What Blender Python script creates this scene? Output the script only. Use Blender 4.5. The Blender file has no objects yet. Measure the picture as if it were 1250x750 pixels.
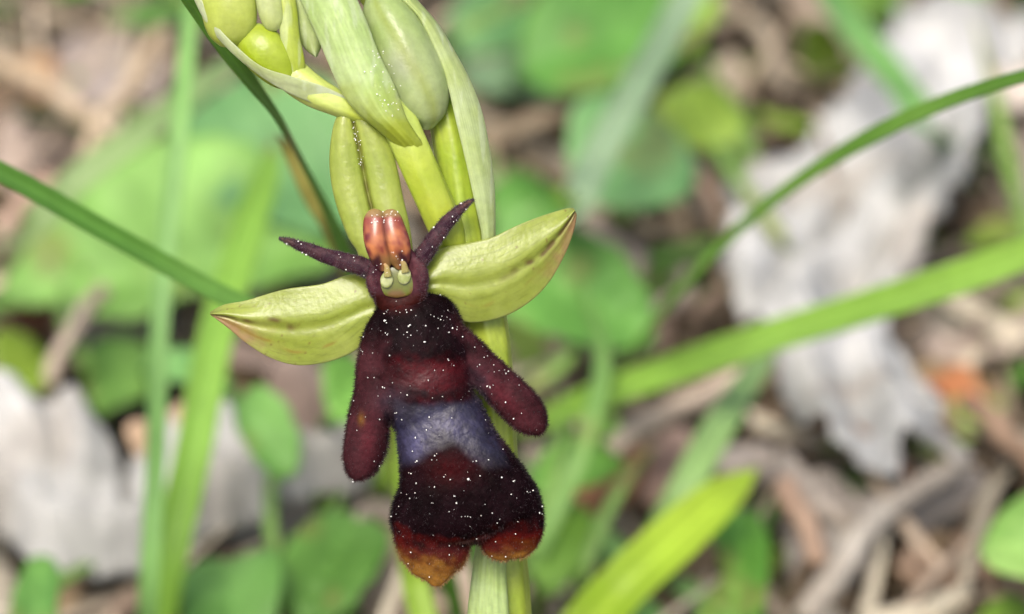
import bpy, bmesh, math, random
import numpy as np
from mathutils import Vector, geometry

random.seed(7)
RNG = np.random.default_rng(7)
SC = bpy.context.scene
COL = SC.collection
R = math.radians

# ------------------------------------------------------------------ camera
# The photograph is a macro: 1250 px span 48 mm in the plane of focus.
MM = 0.001
PITCH = R(35)
DIST = 200.0                      # mm from lens to plane of focus
SPX = 48.0 / 1250                 # mm per photo pixel in the plane of focus
FOC = np.array([0.0, 0.0, 60.0])  # the flower hangs about 6 cm above the ground
FWD = np.array([0.0, math.cos(PITCH), -math.sin(PITCH)])
UP = np.array([0.0, math.sin(PITCH), math.cos(PITCH)])
RIGHT = np.array([1.0, 0.0, 0.0])
CAM = FOC - DIST * FWD

cam_data = bpy.data.cameras.new("camera")
cam = bpy.data.objects.new("camera", cam_data)
COL.objects.link(cam)
cam.location = Vector(CAM * MM)
cam.rotation_euler = (R(90) - PITCH, 0, 0)
cam_data.sensor_width = 36
cam_data.sensor_fit = 'HORIZONTAL'
cam_data.lens = 36 * DIST / 48
cam_data.clip_start = 0.005
cam_data.clip_end = 200
cam_data.dof.use_dof = True
cam_data.dof.focus_distance = DIST * MM
cam_data.dof.aperture_fstop = 38
SC.camera = cam

# ------------------------------------------------------------------ light
SUN_EL, SUN_AZ = R(62), R(205)    # high, diffuse, from behind the camera and a little left
world = bpy.data.worlds.new("World")
SC.world = world
world.use_nodes = True
wn = world.node_tree.nodes
sky = wn.new('ShaderNodeTexSky')
sky.sky_type = 'NISHITA'
sky.sun_disc = False
sky.sun_elevation = SUN_EL
sky.sun_rotation = SUN_AZ
sky.air_density = 1.0
sky.dust_density = 6.0
sky.ozone_density = 0.6
wn['Background'].inputs['Strength'].default_value = 0.14
world.node_tree.links.new(sky.outputs[0], wn['Background'].inputs['Color'])

sl = bpy.data.lights.new("sun", 'SUN')
sl.energy = 2.0
sl.angle = R(26)
sl.color = (1.0, 0.96, 0.9)
sun = bpy.data.objects.new("sun", sl)
COL.objects.link(sun)
# direction towards the sun (Nishita rotation 0 = +Y, clockwise seen from above)
sd = Vector((math.sin(SUN_AZ) * math.cos(SUN_EL), math.cos(SUN_AZ) * math.cos(SUN_EL), math.sin(SUN_EL)))
sun.rotation_euler = sd.to_track_quat('Z', 'Y').to_euler()
sun.location = sd * 2

vs = SC.view_settings
vs.view_transform = 'Standard'
vs.look = 'None'
vs.exposure = 0.58
vs.gamma = 1.0
vs.use_curve_mapping = False
SC.cycles.use_denoising = True
SC.cycles.max_bounces = 8
SC.cycles.transparent_max_bounces = 8

# ------------------------------------------------------------------ pixel helpers (all in mm)
def P(x, y, d=0.0):
    """photo pixel at d photo-pixels in front of the plane of focus"""
    x, y, d = np.asarray(x, float), np.asarray(y, float), np.asarray(d, float)
    zd = DIST - d * SPX
    a = (x - 625) * SPX * zd / DIST
    b = (375 - y) * SPX * zd / DIST
    return CAM + zd[..., None] * FWD + a[..., None] * RIGHT + b[..., None] * UP

def B(x, y, b):
    """photo pixel, b millimetres behind the plane of focus"""
    return P(x, y, -np.asarray(b, float) / SPX)

def ray(x, y):
    v = FWD * DIST + (x - 625) * SPX * RIGHT + (375 - y) * SPX * UP
    return v / np.linalg.norm(v)

def G(x, y, h=0.0):
    """photo pixel onto the horizontal plane h mm above the soil"""
    r = ray(x, y)
    return CAM + r * (h - CAM[2]) / r[2]

def unit(v):
    v = np.asarray(v, float)
    return v / np.maximum(np.linalg.norm(v, axis=-1, keepdims=True), 1e-12)

def catmull(rows, n):
    """smooth resampling of control rows to n rows"""
    c = np.asarray(rows, float)
    if len(c) == 2:
        t = np.linspace(0, 1, n)[:, None]
        return c[0] * (1 - t) + c[1] * t
    p = np.vstack([2 * c[0] - c[1], c, 2 * c[-1] - c[-2]])
    t = np.linspace(0, len(c) - 1 - 1e-9, n)
    i = t.astype(int); f = (t - i)[:, None]
    p0, p1, p2, p3 = p[i], p[i + 1], p[i + 2], p[i + 3]
    return 0.5 * (2 * p1 + (p2 - p0) * f + (2 * p0 - 5 * p1 + 4 * p2 - p3) * f ** 2 + (3 * p1 - p0 - 3 * p2 + p3) * f ** 3)

class Noise:
    """smooth value noise from summed sine waves, for pigment and relief"""
    def __init__(self, seed, dims=3, n=14):
        r = np.random.default_rng(seed)
        k = r.normal(size=(n, dims)); k /= np.linalg.norm(k, axis=1, keepdims=True)
        self.k = k * r.uniform(0.6, 2.6, (n, 1)); self.p = r.uniform(0, 6.28, n)
        self.a = 1 / np.linalg.norm(self.k, axis=1)
        self.a /= np.sqrt((self.a ** 2).sum() / 2)
    def __call__(self, X, scale):
        X = np.asarray(X, float)
        return (np.sin((X / scale) @ self.k.T * 3.0 + self.p) * self.a).sum(-1)

N1, N2, N3 = Noise(1), Noise(2), Noise(3)
def sstep(a, b, x):
    t = np.clip((np.asarray(x, float) - a) / (b - a), 0, 1)
    return t * t * (3 - 2 * t)
def mixc(a, b, t):
    t = np.asarray(t, float)[..., None]
    return np.asarray(a, float) * (1 - t) + np.asarray(b, float) * t

# ------------------------------------------------------------------ mesh output
def tag(o, label=None, cat=None, group=None, kind=None):
    if label: o['label'] = label
    if cat: o['category'] = cat
    if group: o['group'] = group
    if kind: o['kind'] = kind
    return o

def empty(name, loc_mm):
    o = bpy.data.objects.new(name, None)
    o.empty_display_size = 0.005
    o.location = Vector(np.asarray(loc_mm) * MM)
    COL.objects.link(o)
    return o

def build(name, verts, faces, mat, col=None, parent=None, smooth=True, solid=0.0, gloss=None):
    """one mesh object; verts in mm; its origin sits at its lowest point"""
    v = np.asarray(verts, float)
    if parent is not None:
        org = np.zeros(3); q = parent
        while q is not None:
            org += np.array(q.location) / MM; q = q.parent
        off = np.zeros(3)
    else:
        org = v[v[:, 2].argmin()].copy(); off = org
    me = bpy.data.meshes.new(name)
    me.from_pydata(((v - org) * MM).tolist(), [], [tuple(int(i) for i in f) for f in faces])
    if col is not None:
        c = np.ones((len(v), 4)); c[:, :3] = np.clip(col, 0, 1)
        if gloss is not None:
            c[:, 3] = gloss
        a = me.color_attributes.new('pigment', 'FLOAT_COLOR', 'POINT')
        a.data.foreach_set('color', c.ravel())
    if smooth:
        me.polygons.foreach_set('use_smooth', [True] * len(me.polygons))
    me.materials.append(mat)
    o = bpy.data.objects.new(name, me)
    COL.objects.link(o)
    if parent is not None:
        o.parent = parent
    else:
        o.location = Vector(off * MM)
    if solid:
        m = o.modifiers.new('thickness', 'SOLIDIFY'); m.thickness = solid * MM; m.offset = 0
    return o

def grid_faces(nl, nw, closed=False):
    i, j = np.meshgrid(np.arange(nl - 1), np.arange(nw if closed else nw - 1), indexing='ij')
    j2 = (j + 1) % nw
    return np.stack([i * nw + j, i * nw + j2, (i + 1) * nw + j2, (i + 1) * nw + j], -1).reshape(-1, 4)

def tube_px(rows, nl=40, nr=20, power=2.0, mod=None):
    """rows (x, y, d, half width, half depth) in photo pixels -> closed skin, with st (u round, v along)"""
    c = catmull(rows, nl)
    c[:, 3:] = np.maximum(c[:, 3:], 0.05)
    t = unit(np.gradient(c[:, :3], axis=0))
    side = unit(np.stack([-t[:, 1], t[:, 0], np.zeros(nl)], -1))
    dep = unit(np.cross(side, t)); dep *= np.sign(dep[:, 2:3] + 1e-9)
    a = np.linspace(0, 2 * np.pi, nr, endpoint=False)
    ca = np.sign(np.cos(a)) * np.abs(np.cos(a)) ** (2 / power)
    sa = np.sign(np.sin(a)) * np.abs(np.sin(a)) ** (2 / power)
    u = np.broadcast_to(a / (2 * np.pi), (nl, nr)); v = np.broadcast_to(np.linspace(0, 1, nl)[:, None], (nl, nr))
    f = np.ones((nl, nr)) if mod is None else mod(a[None, :] + 0 * v, v)
    X = c[:, None, :3] + side[:, None] * (ca * f * c[:, 3:4])[..., None] + dep[:, None] * (sa * f * c[:, 4:5])[..., None]
    V = X.reshape(-1, 3)
    F = [tuple(q) for q in grid_faces(nl, nr, True)]
    F.append(tuple(range(nr))[::-1]); F.append(tuple((nl - 1) * nr + k for k in range(nr)))
    return V, F, u.reshape(-1), v.reshape(-1)

def sheet_px(rows, nl=60, nw=25, prof=None, thick=2.0):
    """rows (xl,yl,dl, xr,yr,dr) -> thin closed leaf with a cross profile prof(s in -1..1, v) in px towards the lens"""
    c = catmull(rows, nl)
    s = np.linspace(-1, 1, nw)
    w = (s + 1) / 2
    X = c[:, None, :3] * (1 - w)[None, :, None] + c[:, None, 3:] * w[None, :, None]
    v = np.linspace(0, 1, nl)[:, None] + 0 * s[None]
    S = s[None] + 0 * v
    if prof is not None:
        X[..., 2] += prof(S, v)
    edge = np.sqrt(np.clip(1 - S ** 2, 0, 1)) * 0.85 + 0.15
    top = X.copy(); top[..., 2] += thick * edge / 2
    bot = X.copy(); bot[..., 2] -= thick * edge / 2
    V = np.vstack([top.reshape(-1, 3), bot.reshape(-1, 3)])
    n = nl * nw
    F = [tuple(q) for q in grid_faces(nl, nw)]
    F += [tuple(q + n)[::-1] for q in grid_faces(nl, nw)]
    for i in range(nl - 1):
        F.append((i * nw, (i + 1) * nw, (i + 1) * nw + n, i * nw + n))
        k = nw - 1
        F.append((i * nw + k, i * nw + k + n, (i + 1) * nw + k + n, (i + 1) * nw + k))
    for j in range(nw - 1):
        F.append((j, j + n, j + 1 + n, j + 1))
        k = (nl - 1) * nw
        F.append((k + j, k + j + 1, k + j + 1 + n, k + j + n))
    return V, F, np.tile(S.reshape(-1), 2), np.tile(v.reshape(-1), 2)

def px(V):
    return P(V[:, 0], V[:, 1], V[:, 2])

def icos(sub=1):
    bm = bmesh.new(); bmesh.ops.create_icosphere(bm, subdivisions=sub, radius=1)
    v = np.array([x.co[:] for x in bm.verts]); f = [[q.index for q in p.verts] for p in bm.faces]
    bm.free(); return v, f
ICO_V, ICO_F = icos(1)

# ------------------------------------------------------------------ materials
def material(name, rough=0.5, spec=0.4, trans=0.0, sheen=0.0, bump=0.0, bump_scale=2000, grain=0.12, grain_scale=1500,
             sss=0.0, coat=0.0, color=None, sheen_tint=(1, 1, 1), gloss=None):
    m = bpy.data.materials.new(name); m.use_nodes = True
    nt = m.node_tree; N = nt.nodes; L = nt.links
    bs = N['Principled BSDF']; out = N['Material Output']
    if color is None:
        at = N.new('ShaderNodeAttribute'); at.attribute_name = 'pigment'; csrc = at.outputs['Color']
    else:
        rgb = N.new('ShaderNodeRGB'); rgb.outputs[0].default_value = (*color, 1); csrc = rgb.outputs[0]
    tc = N.new('ShaderNodeTexCoord')
    nz = N.new('ShaderNodeTexNoise'); nz.inputs['Scale'].default_value = grain_scale; nz.inputs['Detail'].default_value = 5
    nz.inputs['Roughness'].default_value = 0.65
    L.new(tc.outputs['Object'], nz.inputs['Vector'])
    mr = N.new('ShaderNodeMapRange'); mr.inputs['From Min'].default_value = 0.25; mr.inputs['From Max'].default_value = 0.75
    mr.inputs['To Min'].default_value = 1 - grain; mr.inputs['To Max'].default_value = 1 + grain
    L.new(nz.outputs['Fac'], mr.inputs['Value'])
    mul = N.new('ShaderNodeVectorMath'); mul.operation = 'SCALE'
    L.new(csrc, mul.inputs[0]); L.new(mr.outputs[0], mul.inputs['Scale'])
    L.new(mul.outputs[0], bs.inputs['Base Color'])
    bs.inputs['Roughness'].default_value = rough
    bs.inputs['Specular IOR Level'].default_value = spec
    if gloss:       # the pigment's alpha says where the skin is bald and satin
        for key, (lo, hi) in (('Roughness', (rough, gloss[0])), ('Specular IOR Level', (spec, gloss[1]))):
            q = N.new('ShaderNodeMapRange'); q.inputs['To Min'].default_value = lo; q.inputs['To Max'].default_value = hi
            L.new(at.outputs['Alpha'], q.inputs['Value']); L.new(q.outputs[0], bs.inputs[key])
    if sheen:
        bs.inputs['Sheen Weight'].default_value = sheen; bs.inputs['Sheen Roughness'].default_value = 0.45
        bs.inputs['Sheen Tint'].default_value = (*sheen_tint, 1)
    if coat:
        bs.inputs['Coat Weight'].default_value = coat; bs.inputs['Coat Roughness'].default_value = 0.2
    if sss:
        bs.inputs['Subsurface Weight'].default_value = sss
        bs.inputs['Subsurface Radius'].default_value = (1.0, 1.0, 0.4)
        bs.inputs['Subsurface Scale'].default_value = 0.0006
    if bump:
        n2 = N.new('ShaderNodeTexNoise'); n2.inputs['Scale'].default_value = bump_scale; n2.inputs['Detail'].default_value = 4
        L.new(tc.outputs['Object'], n2.inputs['Vector'])
        b = N.new('ShaderNodeBump'); b.inputs['Strength'].default_value = bump; b.inputs['Distance'].default_value = 0.0002
        L.new(n2.outputs['Fac'], b.inputs['Height']); L.new(b.outputs[0], bs.inputs['Normal'])
    if trans:
        tr = N.new('ShaderNodeBsdfTranslucent'); mx = N.new('ShaderNodeMixShader'); mx.inputs[0].default_value = trans
        L.new(mul.outputs[0], tr.inputs['Color'])
        L.new(bs.outputs[0], mx.inputs[1]); L.new(tr.outputs[0], mx.inputs[2]); L.new(mx.outputs[0], out.inputs['Surface'])
    return m

M_TISSUE = material('orchid_tissue', rough=0.3, spec=0.5, trans=0.30, bump=0.14, bump_scale=3600, grain=0.12, grain_scale=2500, sss=0.25)
M_STALK = material('orchid_stalk', rough=0.32, spec=0.5, bump=0.14, bump_scale=3600, grain=0.12, grain_scale=1800, sss=0.35)
M_VELVET = material('orchid_velvet', rough=0.55, spec=0.02, sheen=0.0, bump=0.22, bump_scale=5200, grain=0.4, grain_scale=4200, sheen_tint=(0.8, 0.75, 0.9), gloss=(0.4, 0.45))
M_HAIR = material('orchid_hair', rough=0.5, spec=0.25, grain=0.3)
M_GLOSS = material('orchid_gland', rough=0.24, spec=0.5, sss=0.3, grain=0.08, grain_scale=3000)
M_POLLEN = material('pollen', rough=0.3, spec=0.6, color=(0.85, 0.85, 0.8), grain=0.05)
M_GRASS = material('grass_leaf', rough=0.45, spec=0.4, trans=0.3, grain=0.14, grain_scale=500)
M_BROAD = material('broad_leaf', rough=0.5, spec=0.35, trans=0.3, grain=0.16, grain_scale=400, bump=0.4, bump_scale=900)
M_DRY = material('dry_leaf', rough=0.8, spec=0.2, trans=0.12, grain=0.28, grain_scale=500, bump=0.8, bump_scale=900)
M_TWIG = material('twig_bark', rough=0.85, spec=0.2, grain=0.35, grain_scale=700, bump=0.8, bump_scale=900)

# ------------------------------------------------------------------ soil
def soil_height(x, y):
    X = np.stack([x, y, 0 * x], -1)
    near = np.exp(-((x / 260) ** 2 + ((y - 100) / 260) ** 2))
    return (N1(X, 60) * 1.2 + N2(X, 17) * 0.6 + N3(X, 6) * 0.35) * near - 1.0

m = bpy.data.materials.new('forest_soil'); m.use_nodes = True
nt = m.node_tree; bs = nt.nodes['Principled BSDF']
tc = nt.nodes.new('ShaderNodeTexCoord'); nz = nt.nodes.new('ShaderNodeTexNoise')
nz.inputs['Scale'].default_value = 160; nz.inputs['Detail'].default_value = 8
rp = nt.nodes.new('ShaderNodeValToRGB')
e = rp.color_ramp.elements
e[0].position = 0.3; e[0].color = (0.018, 0.012, 0.008, 1)
e[1].position = 0.75; e[1].color = (0.11, 0.075, 0.05, 1)
nt.links.new(tc.outputs['Object'], nz.inputs['Vector']); nt.links.new(nz.outputs['Fac'], rp.inputs[0])
nt.links.new(rp.outputs[0], bs.inputs['Base Color'])
bs.inputs['Roughness'].default_value = 0.9
bp = nt.nodes.new('ShaderNodeBump'); bp.inputs['Strength'].default_value = 0.8; bp.inputs['Distance'].default_value = 0.001
nt.links.new(nz.outputs['Fac'], bp.inputs['Height']); nt.links.new(bp.outputs[0], bs.inputs['Normal'])
M_SOIL = m

def make_soil():
    rr = np.concatenate([[0.01], np.linspace(3, 200, 90), np.geomspace(215, 40000, 40)])
    na = 200
    a = np.linspace(0, 2 * np.pi, na, endpoint=False)
    x = rr[:, None] * np.cos(a); y = 110 + rr[:, None] * np.sin(a)
    z = soil_height(x.ravel(), y.ravel())
    V = np.stack([x.ravel(), y.ravel(), z], -1)
    return tag(build('ground', V, grid_faces(len(rr), na, True), M_SOIL), kind='structure')
make_soil()

# ------------------------------------------------------------------ the orchid (photo-pixel space, mapped to mm)
ROOT = P(628, 2060, -280); ROOT[2] = -1.0
orchid = empty('fly_orchid', ROOT)
tag(orchid, 'fly orchid with dark velvety insect-like flower, green sepals and pale bracts', 'orchid')

def stemd(y):
    return -60 + 0.14 * (500 - np.asarray(y, float))

def greens(V, u, v, c1, c2, stripes=9, amt=0.25, seed=N1):
    """green tissue: lengthwise veins that wander, soft blotches"""
    w = 0.15 * seed(V, 60)
    st = 0.5 + 0.5 * np.cos((u + w * 0.4) * stripes * np.pi)
    c = mixc(c1, c2, np.clip(0.5 + 0.3 * seed(V, 55) + 0.15 * N2(V, 18), 0, 1))
    return c * (1 - amt * (st ** 3))[:, None]

# stem
rows = [(405, -90, -50, 18, 18), (462, 0, -42, 19, 19), (505, 60, -36, 20, 20), (533, 110, -30, 22, 22), (551, 170, -26, 23, 23), (567, 290, stemd(290), 25, 25),
        (594, 400, stemd(400), 26, 26), (603, 520, stemd(520), 26, 26), (609, 640, stemd(640), 29, 28), (616, 770, stemd(770), 33, 31),
        (622, 1150, stemd(1150), 36, 34), (628, 2060, stemd(2060), 40, 40)]
V, F, u, v = tube_px(rows, 120, 40, mod=lambda a, v: 1 + 0.035 * np.cos(a * 7 + 3 * v))
c = greens(V, np.cos(u * 6.28), v, (0.26, 0.36, 0.03), (0.34, 0.42, 0.05), 8, 0.18)
c = mixc(c, (0.30, 0.16, 0.10), 0.5 * sstep(1500, 2000, V[:, 1]))
build('stem', px(V), F, M_STALK, c, orchid)

def leafprof(bulge, rib=0.0, groove=0.0):
    return lambda s, v: bulge * (1 - s ** 2) - groove * np.exp(-(s / 0.1) ** 2) + rib * np.cos(s * 15) * np.sin(np.pi * v)

# sheathing leaf at the foot of the flowering stem
rows = [(598, 585, -45, 606, 585, -45), (585, 640, -44, 616, 640, -42), (576, 700, -52, 618, 700, -47), (570, 760, -58, 622, 760, -50),
        (566, 900, -78, 630, 900, -70), (566, 1200, -120, 636, 1200, -112)]
V, F, s, v = sheet_px(rows, 70, 21, leafprof(8, 0.8), 4)
c = greens(V, s, v, (0.42, 0.56, 0.18), (0.48, 0.62, 0.26), 8, 0.14, N2)
build('sheath_leaf', px(V), F, M_TISSUE, c, orchid)

# ovary that carries the open flower, running back to the stem behind it
V, F, u, v = tube_px([(590, 440, -62, 16, 16), (572, 380, -40, 17, 17), (535, 335, -14, 17, 16), (495, 320, 6, 15, 14), (480, 325, 14, 8, 8)], 40, 20)
build('ovary', px(V), F, M_STALK, greens(V, np.cos(u * 6.28), v, (0.27, 0.36, 0.03), (0.34, 0.4, 0.05), 6), orchid)

# --- sepals
def sepal_col(V, s, v, brown_edge):
    c = greens(V, s, v, (0.31, 0.38, 0.055), (0.38, 0.45, 0.09), 6, 0.10, N3)
    c = mixc(c, (0.42, 0.47, 0.13), 0.35 * sstep(0.9, 1.0, np.abs(s)))
    fine = np.exp(-((((s + 0.06 * N1(V, 50)) * 5.5) % 1.0 - 0.5) / 0.10) ** 2) * (0.5 + 0.5 * np.clip(N2(V, 25), -1, 1))
    c = c * (1 - 0.22 * fine)[:, None]
    br = (0.36, 0.17, 0.10)
    wob = 0.10 * N1(V, 45)
    # brown streak along the central fold, and a brownish tip along one margin
    streak = np.exp(-((s - 0.05 + wob) / 0.10) ** 2) * sstep(0.30, 0.6, v) * (1 - 0.5 * sstep(0.75, 0.95, v)) * (0.55 + 0.45 * np.clip(N2(V, 14), -1, 1))
    c = mixc(c, (0.12, 0.065, 0.025), np.clip(streak * 1.3, 0, 0.85))
    spots = sstep(2.3, 2.9, N3(V, 5) + 0.8 * sstep(0.4, 0.9, v))
    c = mixc(c, (0.16, 0.08, 0.03), 0.6 * spots)
    tip = sstep(0.50, 0.88, v + 0.03 * N2(V, 12)) * sstep(-0.1, 0.6, s * brown_edge + wob)
    c = mixc(c, br, np.clip(tip, 0, 0.8))
    s2 = np.exp(-((s - 0.52 * brown_edge + wob * 0.7) / 0.045) ** 2) * sstep(0.25, 0.4, v) * (1 - sstep(0.7, 0.95, v)) * np.clip(0.5 + 0.8 * N3(V, 30), 0, 1)
    c = mixc(c, (0.30, 0.2, 0.035), 0.75 * s2)
    return c

wave = lambda k, a: (lambda s, v: a * (1 - s ** 2) * 0.6 + 2.2 * np.cos(s * 4.7 + 1.5 * v) * (0.4 + 0.6 * v) + k * np.sin(v * 7 + 2 * s) * np.abs(s) ** 2 - 3.5 * np.exp(-((s - 0.05) / 0.16) ** 2))
# left: base beside the column, pointed tip; rows give upper and lower edge
rows = [(478, 346, 4, 476, 398, 2), (460, 338, 6, 462, 406, 4), (438, 334, 8, 448, 418, 4), (420, 337, 8, 425, 433, 4), (392, 347, 6, 396, 443, 0), (355, 352, 2, 362, 446, -4),
        (330, 358, -2, 330, 437, -8), (300, 367, -6, 302, 420, -10), (274, 372, -9, 280, 402, -12), (258, 380, -12, 263, 389, -13), (256, 383, -13, 257, 385, -13)]
V, F, s, v = sheet_px(rows, 130, 61, wave(3, 14), 1.8)
build('sepal', px(V), F, M_TISSUE, sepal_col(V, s, v, 1), orchid)
# right
rows = [(500, 338, 10, 520, 362, 6), (522, 318, 12, 540, 372, 6), (540, 303, 12, 555, 386, 4), (570, 297, 11, 575, 394, 3), (600, 290, 9, 612, 388, 0), (630, 276, 6, 645, 370, -4), (655, 266, 2, 670, 345, -8),
        (676, 259, -3, 689, 312, -11), (690, 255, -6, 700, 284, -13), (699, 254, -9, 704, 264, -13), (702, 257, -11, 703, 260, -12)]
V, F, s, v = sheet_px(rows, 130, 61, wave(3, 16), 1.8)
build('sepal', px(V), F, M_TISSUE, sepal_col(V, s, v, 1), orchid)
# dorsal: two swollen halves with a dark groove between
rows = [(441, 330, 6, 505, 330, 6), (436, 308, 8, 504, 305, 8), (425, 290, 8, 500, 275, 8), (412, 256, 7, 492, 240, 7), (404, 222, 6, 485, 205, 6), (402, 190, 6, 475, 172, 6),
        (406, 158, 6, 459, 148, 6), (412, 141, 5, 444, 136, 5), (420, 131, 4, 432, 130, 4), (424, 128, 4, 427, 128, 4)]
dors = lambda s, v: 16 * np.sqrt(np.clip(1 - (np.abs(s) * 1.9 - 0.95) ** 2, 0, 1)) * (1 - 0.6 * v) + 3 - 4 * np.exp(-((s) / 0.07) ** 2)
def shift(s0, v):
    return s0
V, F, s, v = sheet_px(rows, 110, 61, dors, 3.0)
c = greens(V, s, v, (0.31, 0.39, 0.06), (0.39, 0.46, 0.09), 5, 0.10, N2)
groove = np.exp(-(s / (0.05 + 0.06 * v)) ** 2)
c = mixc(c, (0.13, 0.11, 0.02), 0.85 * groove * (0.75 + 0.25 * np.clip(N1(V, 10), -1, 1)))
c = mixc(c, (0.40, 0.22, 0.18), 0.55 * sstep(0.95, 1.0, v))
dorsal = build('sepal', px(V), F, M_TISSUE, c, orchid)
dorsal['label'] = 'upright green sepal with dark groove behind the column'

# --- petals like two antennae
HAIRS = []          # (base, direction, length, width, colour) collected per owner
def petal(rows, tipcol):
    V, F, u, v = tube_px(rows, 60, 20, mod=lambda a, v: 1 + 0.06 * np.sin(a * 5 + v * 30))
    c = mixc((0.028, 0.009, 0.017), (0.055, 0.022, 0.028), np.clip(0.5 + 0.5 * N1(V, 10), 0, 1))
    c = mixc(c, tipcol, sstep(0.75, 1, v))
    return build('petal', px(V), F, M_VELVET, c, orchid, gloss=0.25), V, F
PL = petal([(462, 337, 26, 10, 8), (448, 328, 28, 11, 8), (430, 322, 29, 11, 7), (405, 315, 30, 9.5, 6), (378, 305, 31, 7.5, 5), (356, 296, 31, 4.5, 4), (341, 291, 31, 0.6, 0.6)], (0.10, 0.06, 0.04))
PR = petal([(506, 326, 26, 10, 8), (516, 313, 28, 11, 8), (527, 296, 30, 10, 7), (540, 279, 31, 9, 6), (553, 264, 32, 7.5, 5), (566, 252, 32, 4.5, 4), (578, 244, 32, 0.8, 0.6)], (0.13, 0.06, 0.04))

# --- lip: one skin grown from overlapping lobes
def lip_parts():
    out = []
    # thorax
    out.append([(488, 358, 14, 26, 12), (489, 370, 14, 31, 15), (496, 384, 13, 49, 21), (505, 402, 13, 58, 26), (511, 430, 14, 62, 30), (516, 460, 14, 62, 30), (524, 490, 12, 55, 28), (531, 515, 10, 49, 26), (535, 540, 9, 45, 22)])
    # side lobes
    out.append([(486, 370, 10, 8, 6), (476, 388, 10, 20, 14), (464, 412, 10, 21, 16), (460, 445, 12, 24, 18), (456, 480, 14, 24, 17), (450, 515, 17, 25.5, 17), (446, 545, 20, 26.5, 18), (441, 565, 22, 22, 16), (438, 578, 23, 16, 12), (437, 587, 23, 5, 5)])
    out.append([(514, 366, 10, 8, 6), (528, 384, 10, 15, 13), (554, 413, 10, 19, 15), (580, 441, 11, 22, 16), (604, 465, 13, 22.5, 17), (627, 488, 15, 24.5, 17), (645, 508, 18, 23, 16), (656, 522, 19, 15, 11), (661, 529, 20, 5, 4)])
    # abdomen
    out.append([(530, 470, 8, 15, 8), (533, 490, 10, 46, 24), (539, 520, 10, 56, 30), (547, 548, 11, 62, 34), (556, 575, 13, 72, 36), (564, 602, 14, 84, 36), (569, 628, 14, 92, 32), (572, 646, 13, 82, 26), (575, 658, 10, 50, 14), (576, 664, 9, 20, 6)])
    # two end lobes
    out.append([(534, 575, 10, 12, 8), (531, 598, 12, 40, 22), (527, 630, 12, 50, 26), (528, 655, 11, 46, 22), (531, 678, 9, 42, 17), (532, 695, 7, 32, 11), (533, 708, 6, 15, 6), (533, 716, 6, 5, 3)])
    out.append([(602, 560, 8, 8, 6), (608, 582, 10, 30, 20), (617, 610, 10, 41, 24), (622, 638, 9, 42, 20), (622, 660, 7, 37, 14), (623, 674, 6, 30, 9), (624, 683, 5, 18, 4)])
    return out
vs_, fs_ = [], []
for r in lip_parts():
    V, F, u, v = tube_px(r, 40, 36)
    fs_ += [tuple(i + len(vs_) for i in f) for f in F]; vs_ += V.tolist()
me = bpy.data.meshes.new('lip_source'); me.from_pydata(vs_, [], fs_)
tmp = bpy.data.objects.new('lip_source', me); COL.objects.link(tmp)
md = tmp.modifiers.new('r', 'REMESH'); md.mode = 'VOXEL'; md.voxel_size = 1.5; md.adaptivity = 0
ms = tmp.modifiers.new('s', 'SMOOTH'); ms.iterations = 14; ms.factor = 0.5
ev = tmp.evaluated_get(bpy.context.evaluated_depsgraph_get()); me2 = ev.to_mesh()
LV = np.empty(len(me2.vertices) * 3); me2.vertices.foreach_get('co', LV); LV = LV.reshape(-1, 3)
LN = np.empty(len(me2.vertices) * 3); me2.vertices.foreach_get('normal', LN); LN = LN.reshape(-1, 3)
LF = [tuple(p.vertices) for p in me2.polygons]
ev.to_mesh_clear(); bpy.data.objects.remove(tmp); bpy.data.meshes.remove(me)
# fine relief
LV = LV + LN * (0.35 * N1(LV, 16) + 0.08 * N2(LV, 5))[:, None]

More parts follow.
